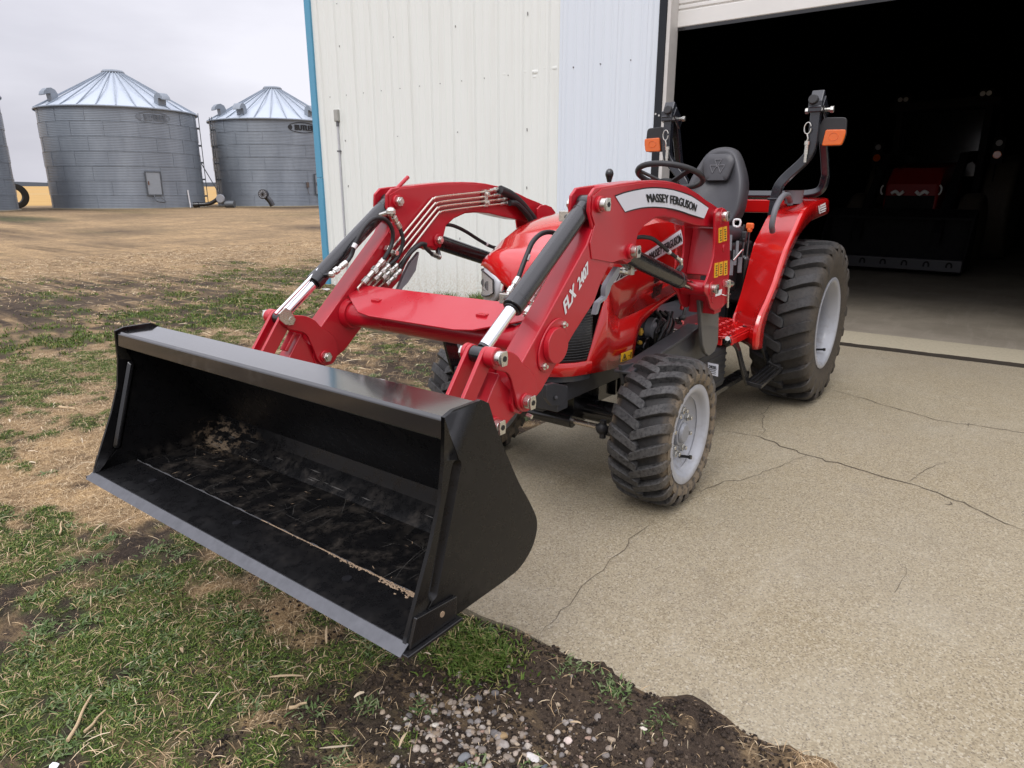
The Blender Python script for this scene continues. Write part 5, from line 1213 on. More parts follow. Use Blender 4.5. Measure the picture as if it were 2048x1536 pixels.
# front edge slightly chipped
ey = [SY] + list(np.linspace(SY + .05, 8.0, 150)); fx_ = [float(edge_x(np.array(y))) - .012 for y in ey]
top = [(x, y, 0.0) for x, y in zip(fx_, ey)]; bot = [(x + .004, y, -.12) for x, y in zip(fx_, ey)]
back = [(-1.815 + .012 * (float(fbm(np.array(y), np.array(7.7), .25)) - .5), y, 0.0) for y in ey]
ap.loft([bot, top, back]); ap.loft([[(x, SY, 0.0) for x in (-1.83, 1.0, top[0][0])], [(x, SY, -.12) for x in (-1.83, 1.0, top[0][0])]])
ap.mat(1)
for k, (pts, w) in enumerate(((((1440, 861), (1522, 875), (1612, 910), (1720, 940), (1812, 966), (1880, 988), (1960, 1022), (2048, 1063), (2120, 1095)), .0032), (((1640, 775), (1700, 790), (1780, 814), (1880, 842), (1960, 852), (2048, 866), (2150, 890)), .0024), (((1522, 875), (1531, 860), (1524, 842), (1532, 822), (1545, 800)), .0013), (((1612, 910), (1570, 928), (1520, 950), (1480, 962), (1448, 963), (1400, 990), (1380, 1000)), .0012), (((1812, 966), (1845, 945), (1872, 930), (1890, 922)), .0013), (((1940, 846), (1938, 855)), .0013),
                              (((1312, 1040), (1298, 1052), (1258, 1078), (1235, 1110), (1192, 1150), (1150, 1195), (1100, 1250), (1085, 1262), (1078, 1288)), .0012), (((1808, 1125), (1812, 1150), (1795, 1178), (1780, 1190)), .0009), (((1900, 1003), (1888, 1010)), .003))):
    crack(ap, pts, w, .012, k)
apo = ap.build('concrete_apron', [M['concrete'], M['crack']], None, fix=False); tag(apo, 'tan exposed-aggregate concrete apron with thin wandering cracks', 'pavement', kind='structure')
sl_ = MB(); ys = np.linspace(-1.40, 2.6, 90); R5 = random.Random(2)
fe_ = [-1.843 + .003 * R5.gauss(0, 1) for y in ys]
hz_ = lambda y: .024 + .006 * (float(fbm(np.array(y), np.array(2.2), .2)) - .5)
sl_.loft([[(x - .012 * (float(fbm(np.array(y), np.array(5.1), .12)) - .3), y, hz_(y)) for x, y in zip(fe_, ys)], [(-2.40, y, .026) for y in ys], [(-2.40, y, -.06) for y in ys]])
sl_.mat(1); sl_.loft([[(x, y, -.06) for x, y in zip(fe_, ys)], [(x - .012 * (float(fbm(np.array(y), np.array(5.1), .12)) - .3), y, hz_(y)) for x, y in zip(fe_, ys)]])  # front face: dirt stain, plus the shade under the edge painted into its colour
slo = sl_.build('door_sill', [plain('sill_concrete', (.41, .36, .255), .9, var=.35, scale=45, bump=.4), plain('sill_edge_dirt_shade', (.045, .036, .026), .95, var=.5, scale=40)], None, fix=True, ang=20); tag(slo, 'pale concrete sill strip under the shed door', 'sill', kind='structure')
gp_ = MB(); gp_.loft([[(-1.80, y, -.045) for y in ys], [(-1.86, y, -.045) for y in ys]]); gpo = gp_.build('joint_dirt', plain('joint_dirt', (.03, .024, .017), .95), slo)
t = NT('shop_floor_concrete'); v = t.co(); n1 = t.noise(1.3, 6, .65, v); n2 = t.noise(70, 3, .6, v); n3 = t.noise(5, 5, .6, t.co(scale=(.3, 2.5, 1)), .6)
c = t.mix(t.rampf(n1, .3, .7), (.22, .19, .145, 1), (.31, .27, .21, 1)); c = t.mix(t.rampf(n3, .5, .75, 0, .35), c, (.38, .335, .27, 1)); c = t.mix(t.rampf(n2, .55, .8, 0, .4), c, (.09, .075, .06, 1))
t.set(Base_Color=c, Roughness=.7); t.bump(n2, .1, .003)
fl = MB(); fl.box(-18.0, -2.404, -6.2, 7.2, -.15, .022); flo = fl.build('shop_floor', t.m, None); tag(flo, 'worn grey concrete floor running into the dark shed', 'floor', kind='structure')
sf = MB(); R5 = random.Random(8)
for k in range(26):
    x, y = R5.uniform(-6.5, -2.6), R5.uniform(.2, 2.5); a = R5.uniform(0, PI); l = R5.uniform(.03, .3); dx, dy = math.cos(a) * l, math.sin(a) * l; w_ = .0014
    sf.add([(x, y, .025), (x + dx, y + dy, .025), (x + dx + w_, y + dy - w_, .025), (x + w_, y - w_, .025)], [(0, 1, 2, 3)])
tag(sf.build('scratch_lines', plain('floor_scratch', (.45, .41, .36), .7), flo, fix=False), kind='stuff')

# ---------------------------------------------------------------- the shed
WX = -1.78; CY = -6.50; WH = 5.2
SHED = thing('machine_shed', 'cream ribbed metal shed with blue corner trim and an open overhead door', 'shed', (0, 0, 0))
t = NT('cream_siding'); v = t.co(); n1 = t.noise(1.2, 5, .6, v); n2 = t.noise(6, 5, .65, t.co(scale=(1, 1.5, .12))); n3 = t.noise(40, 4, .7, v)
geo = t.new('ShaderNodeNewGeometry'); sz = t.new('ShaderNodeSeparateXYZ'); t.l.new(geo.outputs['Position'], sz.inputs[0])
c = t.mix(t.rampf(n2, .4, .75), (.77, .795, .755, 1), (.735, .755, .71, 1))
splash = t.math('MULTIPLY', t.rampf(sz.outputs['Z'], .02, .55, 1, 0), t.rampf(n3, .35, .7)); c = t.mix(t.math('MULTIPLY', splash, .6), c, (.46, .38, .26, 1))
t.set(Base_Color=c, Roughness=.42, Coat_Weight=.1); t.bump(n1, .15, .02); M['cream'] = t.m
t = NT('white_siding'); v = t.co(); n2 = t.noise(5, 5, .6, t.co(scale=(1, 1.5, .1))); c = t.mix(n2, (.66, .715, .775, 1), (.71, .765, .82, 1)); t.set(Base_Color=c, Roughness=.3, Coat_Weight=.2); M['white_panel'] = t.m
def ribs(y0, y1, pitch=.33, off=0.0, big=.020):
    pts = []; y = y0 + off
    pts.append((WX, y0))
    while y < y1 - .05:
        for d, h in ((0, 0), (.018, big), (.05, big), (.068, 0), (.145, 0), (.152, .0045), (.166, .0045), (.173, 0), (.245, 0), (.252, .0045), (.266, .0045), (.273, 0)):
            if y0 < y + d < y1: pts.append((WX + h, y + d))
        y += pitch
    pts.append((WX, y1)); return pts
def panel(name, y0, y1, mat, z0=-.02, pitch=.33, off=.02, base=0.0, big=.02):
    q = ribs(y0, y1, pitch, off, big); m = MB(); zs = list(np.linspace(z0, WH, 24))
    m.loft([[(x + base, y, z) for x, y in q] for z in zs]); return m.build(name, mat, SHED, ang=25)
wp = panel('cream_wall_panel', CY + .04, -2.50, M['cream'], off=.12)
wp2 = panel('white_wall_panel', -2.53, -1.445, M['white_panel'], pitch=.31, off=.03, base=.0035, big=.012)
sk = MB(); R6 = random.Random(3); sc_k = [y for y in np.arange(CY + .18, -2.6, .165)]
for i, y in enumerate(sc_k):
    for z in (2.475,) + ((.06, ) if True else ()): sk.cyl((WX + .0, y, z), (WX + .006, y, z), .0065, .005, n=8)
for y in np.arange(CY + .60, -2.6, .99):
    for z in (.72, 1.03 + .3, 1.93, 3.05, 3.55): sk.cyl((WX, y, z + R6.gauss(0, .02)), (WX + .006, y, z), .0065, .005, n=8)
sko = sk.build('wall_screws', plain('screw_grey', (.28, .28, .27), .5, metal=.5), wp)
sk = MB()
for y in (-2.36, -2.05, -1.72): sk.cyl((WX + .003, y, 2.475), (WX + .013, y, 2.475), .008, .006, n=8)
sk.build('wall_screws', plain('screw_light', (.25, .25, .26), .5, metal=.5), wp2)
dn = MB()
for y, z, r in ((-3.23, 2.49, .03), (-2.97, 2.49, .028), (-2.84, 2.475, .045), (-2.70, 2.50, .03), (-2.58, 2.49, .04), (-2.84, 2.43, .03)):
    dn.ball((WX - .004, y, z), r, 14, (.22, 1.25, .55))
dn.each('wall_dent', M['cream'], wp)
ct = MB(); blue = paint('blue_trim', (.075, .30, .46), .35, .3, .25, (.3, .33, .33))
ct.box(WX - .02, WX + .03, CY - .03, CY + .085, -.02, 1.45); ct.box(WX - .02, WX + .028, CY - .03, CY + .083, 1.456, WH); ct.box(WX - .20, WX - .021, CY - .032, CY - .002, -.02, WH)
ct.build('corner_trim', blue, SHED, bevel=.004)
side = MB(); side.box(-18.2, WX - .2, CY - .0, CY + .03, -.1, WH); side.box(-18.2, -18.17, CY, 7.5, -.1, WH); side.box(-18.2, WX, 7.47, 7.5, -.1, WH)
side.build('outer_wall', M['cream'], SHED)
rf = MB(); rf.prism([(x, y, z) for x, y, z in ((WX + .35, CY - .3, WH - .02), (-18.4, CY - .3, WH - .02), (-18.4, .5, WH + 1.6), (WX + .35, .5, WH + 1.6))], (0, 0, .06)); rf.prism([(WX + .35, 7.8, WH - .02), (-18.4, 7.8, WH - .02), (-18.4, .5, WH + 1.6), (WX + .35, .5, WH + 1.6)], (0, 0, .06)); rf.ext([(0, 0)], 0, 0) if False else None
rf.build('roof', M['white_panel'], SHED)
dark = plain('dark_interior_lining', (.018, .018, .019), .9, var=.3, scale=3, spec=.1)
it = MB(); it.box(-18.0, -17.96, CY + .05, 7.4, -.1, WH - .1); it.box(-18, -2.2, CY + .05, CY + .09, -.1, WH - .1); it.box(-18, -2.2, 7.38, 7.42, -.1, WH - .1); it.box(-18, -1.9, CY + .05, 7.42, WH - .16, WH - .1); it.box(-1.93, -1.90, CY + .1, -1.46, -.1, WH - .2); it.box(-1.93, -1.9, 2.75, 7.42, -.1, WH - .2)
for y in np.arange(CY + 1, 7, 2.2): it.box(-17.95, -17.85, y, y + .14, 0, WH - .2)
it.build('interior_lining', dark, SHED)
up2 = MB(); up2.box(WX - .04, WX, -1.445, 2.6, 3.45, WH); up2.box(WX - .04, WX, 2.72, 7.5, -.1, WH); up2.build('front_wall', M['cream'], SHED)
jm = MB(); jm.box(WX - .10, WX + .022, -1.446, -1.372, -.01, 3.46); jb = jm.build('door_jamb', plain('dark_jamb_metal', (.03, .032, .036), .22, metal=.75, var=.2, scale=2), SHED, bevel=.004)
jm = MB(); jm.box(WX - .16, WX + .012, -1.371, -1.335, -.01, 3.46); jm.build('jamb_edge', plain('pale_jamb_edge', (.60, .58, .55), .4), jb, bevel=.003)
jm = MB(); 
for y, z in ((-1.425, 1.98), (-1.39, 1.965), (-1.42, .8), (-1.39, 3.1)): jm.cyl((WX + .022, y, z), (WX + .028, y, z), .009, n=10)
jm.each('jamb_bolt', M['zinc'], jb)
jm = MB(); jm.box(WX - .16, WX + .02, 2.60, 2.72, -.01, 3.46); jm.build('door_jamb', M['black'], SHED, bevel=.004)
# overhead door, nearly fully raised: sections with pressed ribs
DX = -1.93; dr = MB(); z = 2.735; zs = []
prof = [(DX, 2.728), (DX + .006, 2.735), (DX + .006, 2.86), (DX - .006, 2.866), (DX - .006, 2.876), (DX + .006, 2.882), (DX + .006, 2.905), (DX - .006, 2.911), (DX - .006, 2.92), (DX + .006, 2.926), (DX + .006, 3.03), (DX - .012, 3.036), (DX - .012, 3.05), (DX + .006, 3.056), (DX + .006, 3.16), (DX - .006, 3.17), (DX - .006, 3.18), (DX + .006, 3.19), (DX + .006, 3.46), (DX - .03, 3.46), (DX - .03, 2.728)]
dr.ext(prof, -1.40, 2.66); dro = dr.build('overhead_door', plain('door_white', (.74, .73, .70), .4, var=.06, scale=3), SHED, bevel=.002)
ws = MB(); ws.box(DX - .028, DX + .002, -1.40, 2.66, 2.700, 2.7275); ws.build('weather_seal', M['black'], dro)
# conduit and outlet box on the wall
cy_ = -6.0; cd = MB(); cd.cyl((WX + .032, cy_, -.03), (WX + .032, cy_, 2.16), .014, n=14)
cdo = cd.build('conduit', plain('conduit_grey', (.52, .53, .55), .4, metal=.3), SHED)
cb2 = MB(); cb2.box(WX + .0, WX + .06, cy_ - .04, cy_ + .04, 2.16, 2.31); cb2.build('outlet_box', plain('outlet_box_grey', (.36, .36, .33), .5), cdo, bevel=.012, seg=3)
cb2 = MB(); cb2.box(WX + .002, WX + .05, cy_ - .028, cy_ + .028, 1.78, 1.80); cb2.cyl((WX + .032, cy_, 2.10), (WX + .032, cy_, 2.165), .02, n=14); cb2.build('conduit_strap', M['grey_plastic'], cdo)
fb = MB(); fb.box(WX - .06, WX + .018, CY + .05, -1.46, -.12, -.012); fb.build('foundation', M['concrete'], SHED)

# ---------------------------------------------------------------- grain bins
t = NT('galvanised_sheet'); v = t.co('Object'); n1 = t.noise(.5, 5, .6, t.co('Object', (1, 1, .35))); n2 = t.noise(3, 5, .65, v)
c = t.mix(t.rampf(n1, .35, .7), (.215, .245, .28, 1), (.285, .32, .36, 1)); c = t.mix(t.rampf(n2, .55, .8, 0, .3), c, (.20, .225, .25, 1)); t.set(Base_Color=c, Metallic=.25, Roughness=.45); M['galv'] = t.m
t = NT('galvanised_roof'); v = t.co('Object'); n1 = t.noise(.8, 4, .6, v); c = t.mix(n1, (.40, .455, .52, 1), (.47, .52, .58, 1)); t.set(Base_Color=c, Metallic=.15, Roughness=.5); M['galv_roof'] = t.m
M['bin_dark'] = plain('bin_trim_dark', (.10, .11, .12), .5, metal=.3)
def dirpx(az): return _h * math.cos(R_(az)) + RIGHT * math.sin(R_(az))      # bearing in degrees right of the viewing direction
def grain_bin(label, px, dist, r, he, ha, door_a=None, logo=None, ladder=None, vents=(), hatch=None):
    c = Vector((CAM.x, CAM.y, 0)) + dirpx(px) * dist
    root = thing('grain_bin', label, 'grain bin', (c.x, c.y, 0), 0, 'steel grain bins'); z0 = -.05
    n = int((he - z0) / .105); pr = []
    for i in range(n * 3 + 1):
        z = z0 + (he - z0) * i / (n * 3); pr.append((r + .015 * math.sin(2 * PI * i / 3 + .5), z))
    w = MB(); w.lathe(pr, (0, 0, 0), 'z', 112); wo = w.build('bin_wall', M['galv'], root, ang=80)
    toC = math.atan2(CAM.y - c.y, CAM.x - c.x)       # bearing of the yard side
    # sheet seams
    s = MB(); rg = 7; rr = random.Random(int(px))
    for k in range(rg):
        za = z0 + (he - z0) * k / rg; zb = z0 + (he - z0) * (k + 1) / rg
        for j in range(9):
            a = toC + (j - 4) * .42 + (.21 if k % 2 else 0); s.bar(((r + .018) * math.cos(a), (r + .018) * math.sin(a), za), ((r + .018) * math.cos(a), (r + .018) * math.sin(a), zb), .02, .05, (-math.sin(a), math.cos(a), 0))
    for k in range(1, rg):
        za = z0 + (he - z0) * k / rg; s.lathe([(r + .014, za - .012), (r + .032, za), (r + .014, za + .012)], (0, 0, 0), 'z', 112)
    s.build('sheet_seams', M['galv'], wo, ang=60)
    nb = 28; cap = .62; rf_ = MB(); q = []
    for k in range(nb): q.append((2 * PI * k / nb))
    rf_.lathe([(r + .16, he - .05), (r + .14, he + .02), (r * .5, (he + ha) / 2 + .02), (cap, ha)], (0, 0, 0), 'z', nb)
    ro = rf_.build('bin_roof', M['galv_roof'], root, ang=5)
    rb2 = MB()
    for a in q: rb2.bar(((r + .15) * math.cos(a), (r + .15) * math.sin(a), he + .03), (cap * math.cos(a), cap * math.sin(a), ha + .03), .06, .07)
    rb2.lathe([(r + .17, he - .08), (r + .19, he - .02), (r + .16, he + .03)], (0, 0, 0), 'z', 112); rb2.build('roof_ribs', plain('roof_rib_grey', (.27, .31, .36), .55, metal=.1), ro)
    cp2 = MB(); cp2.lathe([(cap + .12, ha - .04), (cap + .14, ha + .05), (cap + .05, ha + .16), (.0, ha + .2)], (0, 0, 0), 'z', 28); cp2.build('roof_cap', M['galv'], ro)
    for da, fr in vents:
        a = toC + da; R = r * fr; zz = he + (ha - he) * (r - R) / (r - cap); d = Vector((math.cos(a), math.sin(a), 0)); tn = Vector((-d.y, d.x, 0)); p = d * R + Vector((0, 0, zz))
        m = MB(); pro = [(-.42, .05), (-.42, .55), (-.30, .78), (-.05, .9), (.22, .85), (.45, .62), (.52, .40), (.40, .40), (.25, .5), (.05, .52), (.0, .05)]
        m.prism([p + d * x + Vector((0, 0, z_)) - tn * .32 for x, z_ in pro], tn * .64); m.build('roof_vent', M['galv'], ro, bevel=.02)
    if door_a is not None:
        a = toC + door_a; d = Vector((math.cos(a), math.sin(a), 0)); tn = Vector((-d.y, d.x, 0)); p = d * (r + .05)
        m = MB(); m.prism([p + tn * x + Vector((0, 0, z_)) for x, z_ in ((-.46, .95), (.46, .95), (.46, 2.45), (-.46, 2.45))], d * .04); do_ = m.build('bin_door', plain('bin_door_grey', (.30, .33, .36), .45, metal=.3), root, bevel=.01)
        m = MB()
        for x0, x1, z_0, z_1 in ((-.53, -.465, .88, 2.52), (.465, .53, .88, 2.52), (-.465, .465, .88, .945), (-.465, .465, 2.455, 2.52)): m.prism([p + tn * x + Vector((0, 0, z_)) for x, z_ in ((x0, z_0), (x1, z_0), (x1, z_1), (x0, z_1))], d * .07)
        m.build('door_frame', M['bin_dark'], do_); m = MB(); m.bar(p + d * .06 - tn * .36 + Vector((0, 0, 1.6)), p + d * .06 - tn * .36 + Vector((0, 0, 1.85)), .06, .05); m.build('latch', plain('rusty_latch', (.16, .07, .035), .8), do_)
        m = MB(); m.tube([p + tn * -.1 + Vector((0, 0, .85)) + d * .05, p + tn * -.1 + d * .45 + Vector((0, 0, .5)), p + tn * .45 + d * .45 + Vector((0, 0, .45)), p + tn * .45 + d * .05 + Vector((0, 0, .7))], .05, 8, 3); m.build('door_step', M['bin_dark'], do_)
    if ladder is not None:
        a = toC + ladder; d = Vector((math.cos(a), math.sin(a), 0)); tn = Vector((-d.y, d.x, 0)); p = d * (r + .2)
        m = MB()
        for s_ in (-.22, .22): m.bar(p + tn * s_ + Vector((0, 0, .3)), p + tn * s_ + Vector((0, 0, he + .2)), .04, .05, tn)
        for z_ in np.arange(.5, he, .3): m.bar(p - tn * .22 + Vector((0, 0, z_)), p + tn * .22 + Vector((0, 0, z_)), .03, .03)
        for z_ in np.arange(.8, he, 1.25):
            for s_ in (-.22, .22): m.bar(p + tn * s_ + Vector((0, 0, z_)), p + tn * s_ - d * .2 + Vector((0, 0, z_)), .03, .12)
        m.build('ladder', M['bin_dark'], root)
    if logo:
        a0, zc, hh, mat, full = logo; m = MB()
        def on(u, v_): a = toC + a0 + u / r; return ((r + .036) * math.cos(a), (r + .036) * math.sin(a), zc + v_)
        lettering(m, 'BUTLER', lambda u, v_: on(-.62 + 1.55 * u, -.19 + .38 * v_), bold=.05, n=(0, 0, 0))
        for k in range(2):
            ring_ = []; 
            for i in range(41):
                t_ = 2 * PI * i / 40; ring_.append((1.18 * math.cos(t_), hh * math.sin(t_)))
            m.loft([[on(x, y) for x, y in ring_], [on(x * .97, y * .86) for x, y in ring_]])
        m.add([on(-1.0 + .17 * math.cos(2 * PI * i / 16), .17 * math.sin(2 * PI * i / 16)) for i in range(16)], [tuple(range(16))])
        m.build('bin_lettering', mat, wo, fix=False)
    fd = MB(); fd.lathe([(r + .12, -.1), (r + .14, .0), (r + .1, .03), (r, .03)], (0, 0, 0), 'z', 64); fd.build('bin_footing', M['concrete'], root)
    return root, c, toC
ink2 = plain('bin_logo_black', (.02, .02, .022), .6); faded = plain('bin_logo_faded', (.175, .195, .22), .5, metal=.25)
B1 = grain_bin('large galvanised grain bin with a faded oval mark, a door and two roof vents', -28.28, 61.0, 5.13, 6.7, 9.4, door_a=.30, logo=(.42, 6.1, .38, faded, 1), vents=((-1.05, .90), (.62, .93)), ladder=1.52)
B2 = grain_bin('grain bin half hidden by the shed corner, with a bold black oval mark', -18.0, 64.0, 5.15, 6.55, 9.25, door_a=.62, logo=(.40, 5.95, .40, ink2, 1), vents=((-1.1, .90), (.62, .92), (-.55, .93)), ladder=-1.12)
B3 = grain_bin('grain bin cut off by the left edge of the photo', -40.8, 58.0, 5.9, 7.0, 9.8, vents=((.9, .92),), ladder=None)
# pipe on bin 1
root, c, toC = B1
a = toC + .80; d = Vector((math.cos(a), math.sin(a), 0)); m = MB(); m.tube([d * 5.2 + Vector((0, 0, 1.25)), d * 5.22 + Vector((0, 0, .9)), d * 5.25 + Vector((0, 0, .4)), d * 5.3 + Vector((.05, .05, 0))], .05, 8, 3); m.build('pvc_pipe', M['white_plastic'], root)
a = toC + 1.30; d = Vector((math.cos(a), math.sin(a), 0)); m = MB(); m.bar(d * 5.25 + Vector((0, 0, 3.2)), d * 6.7 + Vector((0, 0, .1)), .06, .06); m.build('guy_brace', M['bin_dark'], root)
root, c, toC = B2
a = toC + .40; d = Vector((math.cos(a), math.sin(a), 0)); tn = Vector((-d.y, d.x, 0)); m = MB(); m.prism([d * 5.19 + tn * x + Vector((0, 0, z_)) for x, z_ in ((-.09, 1.45), (.09, 1.45), (.09, 1.85), (-.09, 1.85))], d * .12); m.tube([d * 5.22 + Vector((0, 0, 1.45)), d * 5.23 + Vector((0, 0, 1.1)), d * 5.22 + tn * .1 + Vector((0, 0, .9))], .02, 6, 3); m.build('switch_box', plain('rusty_box', (.12, .09, .075), .8), root)
a = toC + .64; d = Vector((math.cos(a), math.sin(a), 0)); tn = Vector((-d.y, d.x, 0)); m = MB(); m.prism([d * 5.28 + tn * x + Vector((0, 0, z_)) for x, z_ in ((-.12, 1.65), (.12, 1.65), (.12, 2.2), (-.12, 2.2))], d * .02); m.build('paper_notice', M['white_ink'], root)
# unloading auger and a wheel against the bins
def auger(label, px, py, z, tilt, L, fan):
    c = P(px, py, 'z', z); root = thing('bin_auger' if not fan else 'aeration_fan', label, 'auger' if not fan else 'fan', (c.x, c.y, 0))
    rt = RIGHT; m = MB(); 
    if not fan:
        m.tube([rt * -1.0 + Vector((0, 0, .22)), rt * .1 + Vector((0, 0, .3)), rt * .9 + Vector((0, 0, .75))], .14, 12, 4); m.cyl(rt * -1.1 + Vector((0, 0, .2)), rt * -.7 + Vector((0, 0, .22)), .2, n=14); m.build('auger_tube', M['black'], root)
        w = MB(); w.cyl(rt * 1.0 + Vector((0, 0, .65)) - _h * .05, rt * 1.0 + Vector((0, 0, .65)) - _h * .3, .3, n=20); w.build('auger_head', M['grey_cast'], root, bevel=.03)
        w = MB(); w.cyl(rt * 1.25 + Vector((0, 0, .25)), rt * 1.9 + Vector((0, 0, .25)), .25, n=16); w.bar(rt * .5 + Vector((0, 0, .45)), rt * 1.6 + Vector((0, 0, .2)), .12, .1); w.build('auger_motor', M['bin_dark'], root)
    else:
        m.cyl(Vector((0, 0, .95)), Vector((0, 0, .95)) - _h * .35, .36, n=24); fo = m.build('fan_housing', M['black'], root, bevel=.03)
        w = MB(); w.cyl(Vector((0, 0, .95)) - _h * .351, Vector((0, 0, .95)) - _h * .37, .29, n=24); w.build('fan_face', M['grey_cast'], fo)
        w = MB()
        for k in range(6): a_ = k * PI / 6; w.bar(Vector((0, 0, .95)) - _h * .375 + rt * (.28 * math.cos(a_)) + Vector((0, 0, .28 * math.sin(a_))), Vector((0, 0, .95)) - _h * .375 - rt * (.28 * math.cos(a_)) - Vector((0, 0, .28 * math.sin(a_))), .03, .03)
        w.build('fan_guard', M['black'], fo)
        w = MB(); w.tube([Vector((0, 0, .8)) + rt * .05, rt * .35 + Vector((0, 0, .5)), rt * .55 + Vector((0, 0, .12))], .2, 12, 4); w.build('fan_duct', M['black'], root)
    return root
auger('black unloading auger lying between the two nearest grain bins', 418, 414, .05, 0, 2, False)
auger('round fan with a black duct standing against the bin by the shed', 531, 413, .05, 0, 2, True)
c = P(34, 415, 'z', .05); TY = thing('old_tyre', 'black tyre leaning between the two leftmost grain bins', 'tyre', (c.x, c.y, .0))
m = MB(); m.lathe([(.48, -.16), (.72, -.2), (.86, -.14), (.86, .14), (.72, .2), (.48, .16)], (0, 0, .84), 'y', 36, closed=True); tyo = m.build('tyre_casing', M['rubber'], TY, ang=40)

# ---------------------------------------------------------------- distant wood on the horizon
hl = MB(); pts = []; R7 = random.Random(6)
for k in range(181):
    a = k / 180 * 2 * PI; pts.append(a)
hl.loft([[(CAM.x + 1050 * math.cos(a), CAM.y + 1050 * math.sin(a), -2) for a in pts], [(CAM.x + 1050 * math.cos(a), CAM.y + 1050 * math.sin(a), 7.0 + 4 * float(fbm(np.array(a * 9), np.array(1.3), 1.0)) + 3 * R7.random()) for a in pts], [(CAM.x + 1200 * math.cos(a), CAM.y + 1200 * math.sin(a), 10) for a in pts], [(CAM.x + 1200 * math.cos(a), CAM.y + 1200 * math.sin(a), -4) for a in pts]])
hlo = hl.build('hills', plain('distant_woodland', (.075, .085, .10), .95, var=.3, scale=.02, bump=0), None, ang=180); tag(hlo, 'low wooded ridge on the far horizon', 'hills', kind='structure')

# ---------------------------------------------------------------- second tractor inside the shed
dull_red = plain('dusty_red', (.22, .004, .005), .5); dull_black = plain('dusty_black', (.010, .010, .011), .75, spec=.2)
T2 = thing('loader_tractor', 'large red cab tractor with front loader in the darkness of the shed', 'tractor', (-10.2, -.10, .022), R_(-4))
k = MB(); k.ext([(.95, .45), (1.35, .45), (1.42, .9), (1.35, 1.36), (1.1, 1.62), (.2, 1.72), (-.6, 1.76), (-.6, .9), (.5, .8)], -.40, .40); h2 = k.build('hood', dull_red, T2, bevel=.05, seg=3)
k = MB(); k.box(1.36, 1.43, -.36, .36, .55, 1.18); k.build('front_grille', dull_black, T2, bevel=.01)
for s in (1, -1):
    k = MB(); k.tube([(1.45, s * .09, 1.245), (1.45, s * .15, 1.20), (1.45, s * .21, 1.245), (1.44, s * .27, 1.215)], .026, 10, 4); k.tube([(1.42, s * .40 + .045 * math.cos(a) * s, 1.27 + .075 * math.sin(a)) for a in np.linspace(-1.3, 1.3, 10)], .014, 8, 1); k.each('headlight', M['white_plastic'], T2)
    k = MB(); k.cyl((.9, s * .68, .62), (.9, s * 1.0, .62), .6, n=36); k.cyl((-1.3, s * .72, .95), (-1.3, s * 1.2, .95), .93, n=40); k.each('tyre', M['rubber'], T2, bevel=.08, seg=3)
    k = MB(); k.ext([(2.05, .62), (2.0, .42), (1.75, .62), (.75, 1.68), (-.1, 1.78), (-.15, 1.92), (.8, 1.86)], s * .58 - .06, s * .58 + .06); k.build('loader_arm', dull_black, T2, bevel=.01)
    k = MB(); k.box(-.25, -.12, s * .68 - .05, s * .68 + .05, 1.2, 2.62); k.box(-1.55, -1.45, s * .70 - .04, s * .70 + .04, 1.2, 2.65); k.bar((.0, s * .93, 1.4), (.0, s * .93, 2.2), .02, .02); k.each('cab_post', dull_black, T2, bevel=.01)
    k = MB(); k.box(-.05, .03, s * .93 - .09, s * .93 + .09, 1.70, 2.12); k.bar((-.0, s * .93, 1.9), (-.18, s * .68, 1.9), .04, .04); wl_ = k.build('side_lamp', dull_black, T2, bevel=.01)
    k = MB(); k.cyl((.032, s * .93, 2.03), (.045, s * .93, 2.03), .05, n=20); k.build('work_lamp', M['grey_cast'], wl_, bevel=.01); k = MB(); k.cyl((.032, s * .93, 1.84), (.05, s * .93, 1.84), .065, n=20); k.build('amber_lens', M['amber'], wl_, bevel=.01)
    k = MB(); k.box(.0, .1, s * .62 - .12, s * .62 + .12, 2.74, 2.90); rl_ = k.build('roof_lamp', dull_black, T2, bevel=.02); k = MB(); k.cyl((.101, s * .62 - .04, 2.82), (.112, s * .62 - .04, 2.82), .04, n=16); k.cyl((.101, s * .62 + .05, 2.82), (.112, s * .62 + .05, 2.82), .04, n=16); k.each('lamp_reflector', M['reflector'], rl_)
k = MB(); k.box(-1.75, .02, -.85, .85, 2.62, 2.80); k.build('cab_roof', dull_black, T2, bevel=.05, seg=3)
k = MB(); k.box(-.17, -.15, -.62, .62, 1.5, 2.6); k.build('windscreen', plain('tinted_glass', (.004, .005, .006), .12, bump=0), T2)
k = MB(); k.ext([(1.75, .95), (1.80, .98), (2.05, .86), (2.06, .82), (1.83, .92), (1.80, .50), (1.90, .18), (2.45, .10), (2.50, .08), (2.44, .06), (1.86, .14), (1.74, .48)], -1.05, 1.05)
for s in (1, -1): k.ext([(1.76, .97), (2.05, .88), (2.45, .10), (1.86, .12), (1.74, .48)], s * 1.05 - .012, s * 1.05 + .012)
b2 = k.build('bucket', dull_black, T2, bevel=.003)
k = MB(); k.box(2.40, 2.52, -1.06, 1.06, .085, .26); b3 = k.build('bucket_cutting_bar', plain('worn_bar_grey', (.05, .05, .056), .5), b2, bevel=.01)
k = MB()
for i in range(7): y = -.9 + i * .3; k.tube([(2.535, y + .035 * math.cos(a), .17 + .05 * math.sin(a)) for a in np.linspace(-.4, 3.6, 10)], .012, 8, 1)
k.each('bar_hook', dull_black, b3)

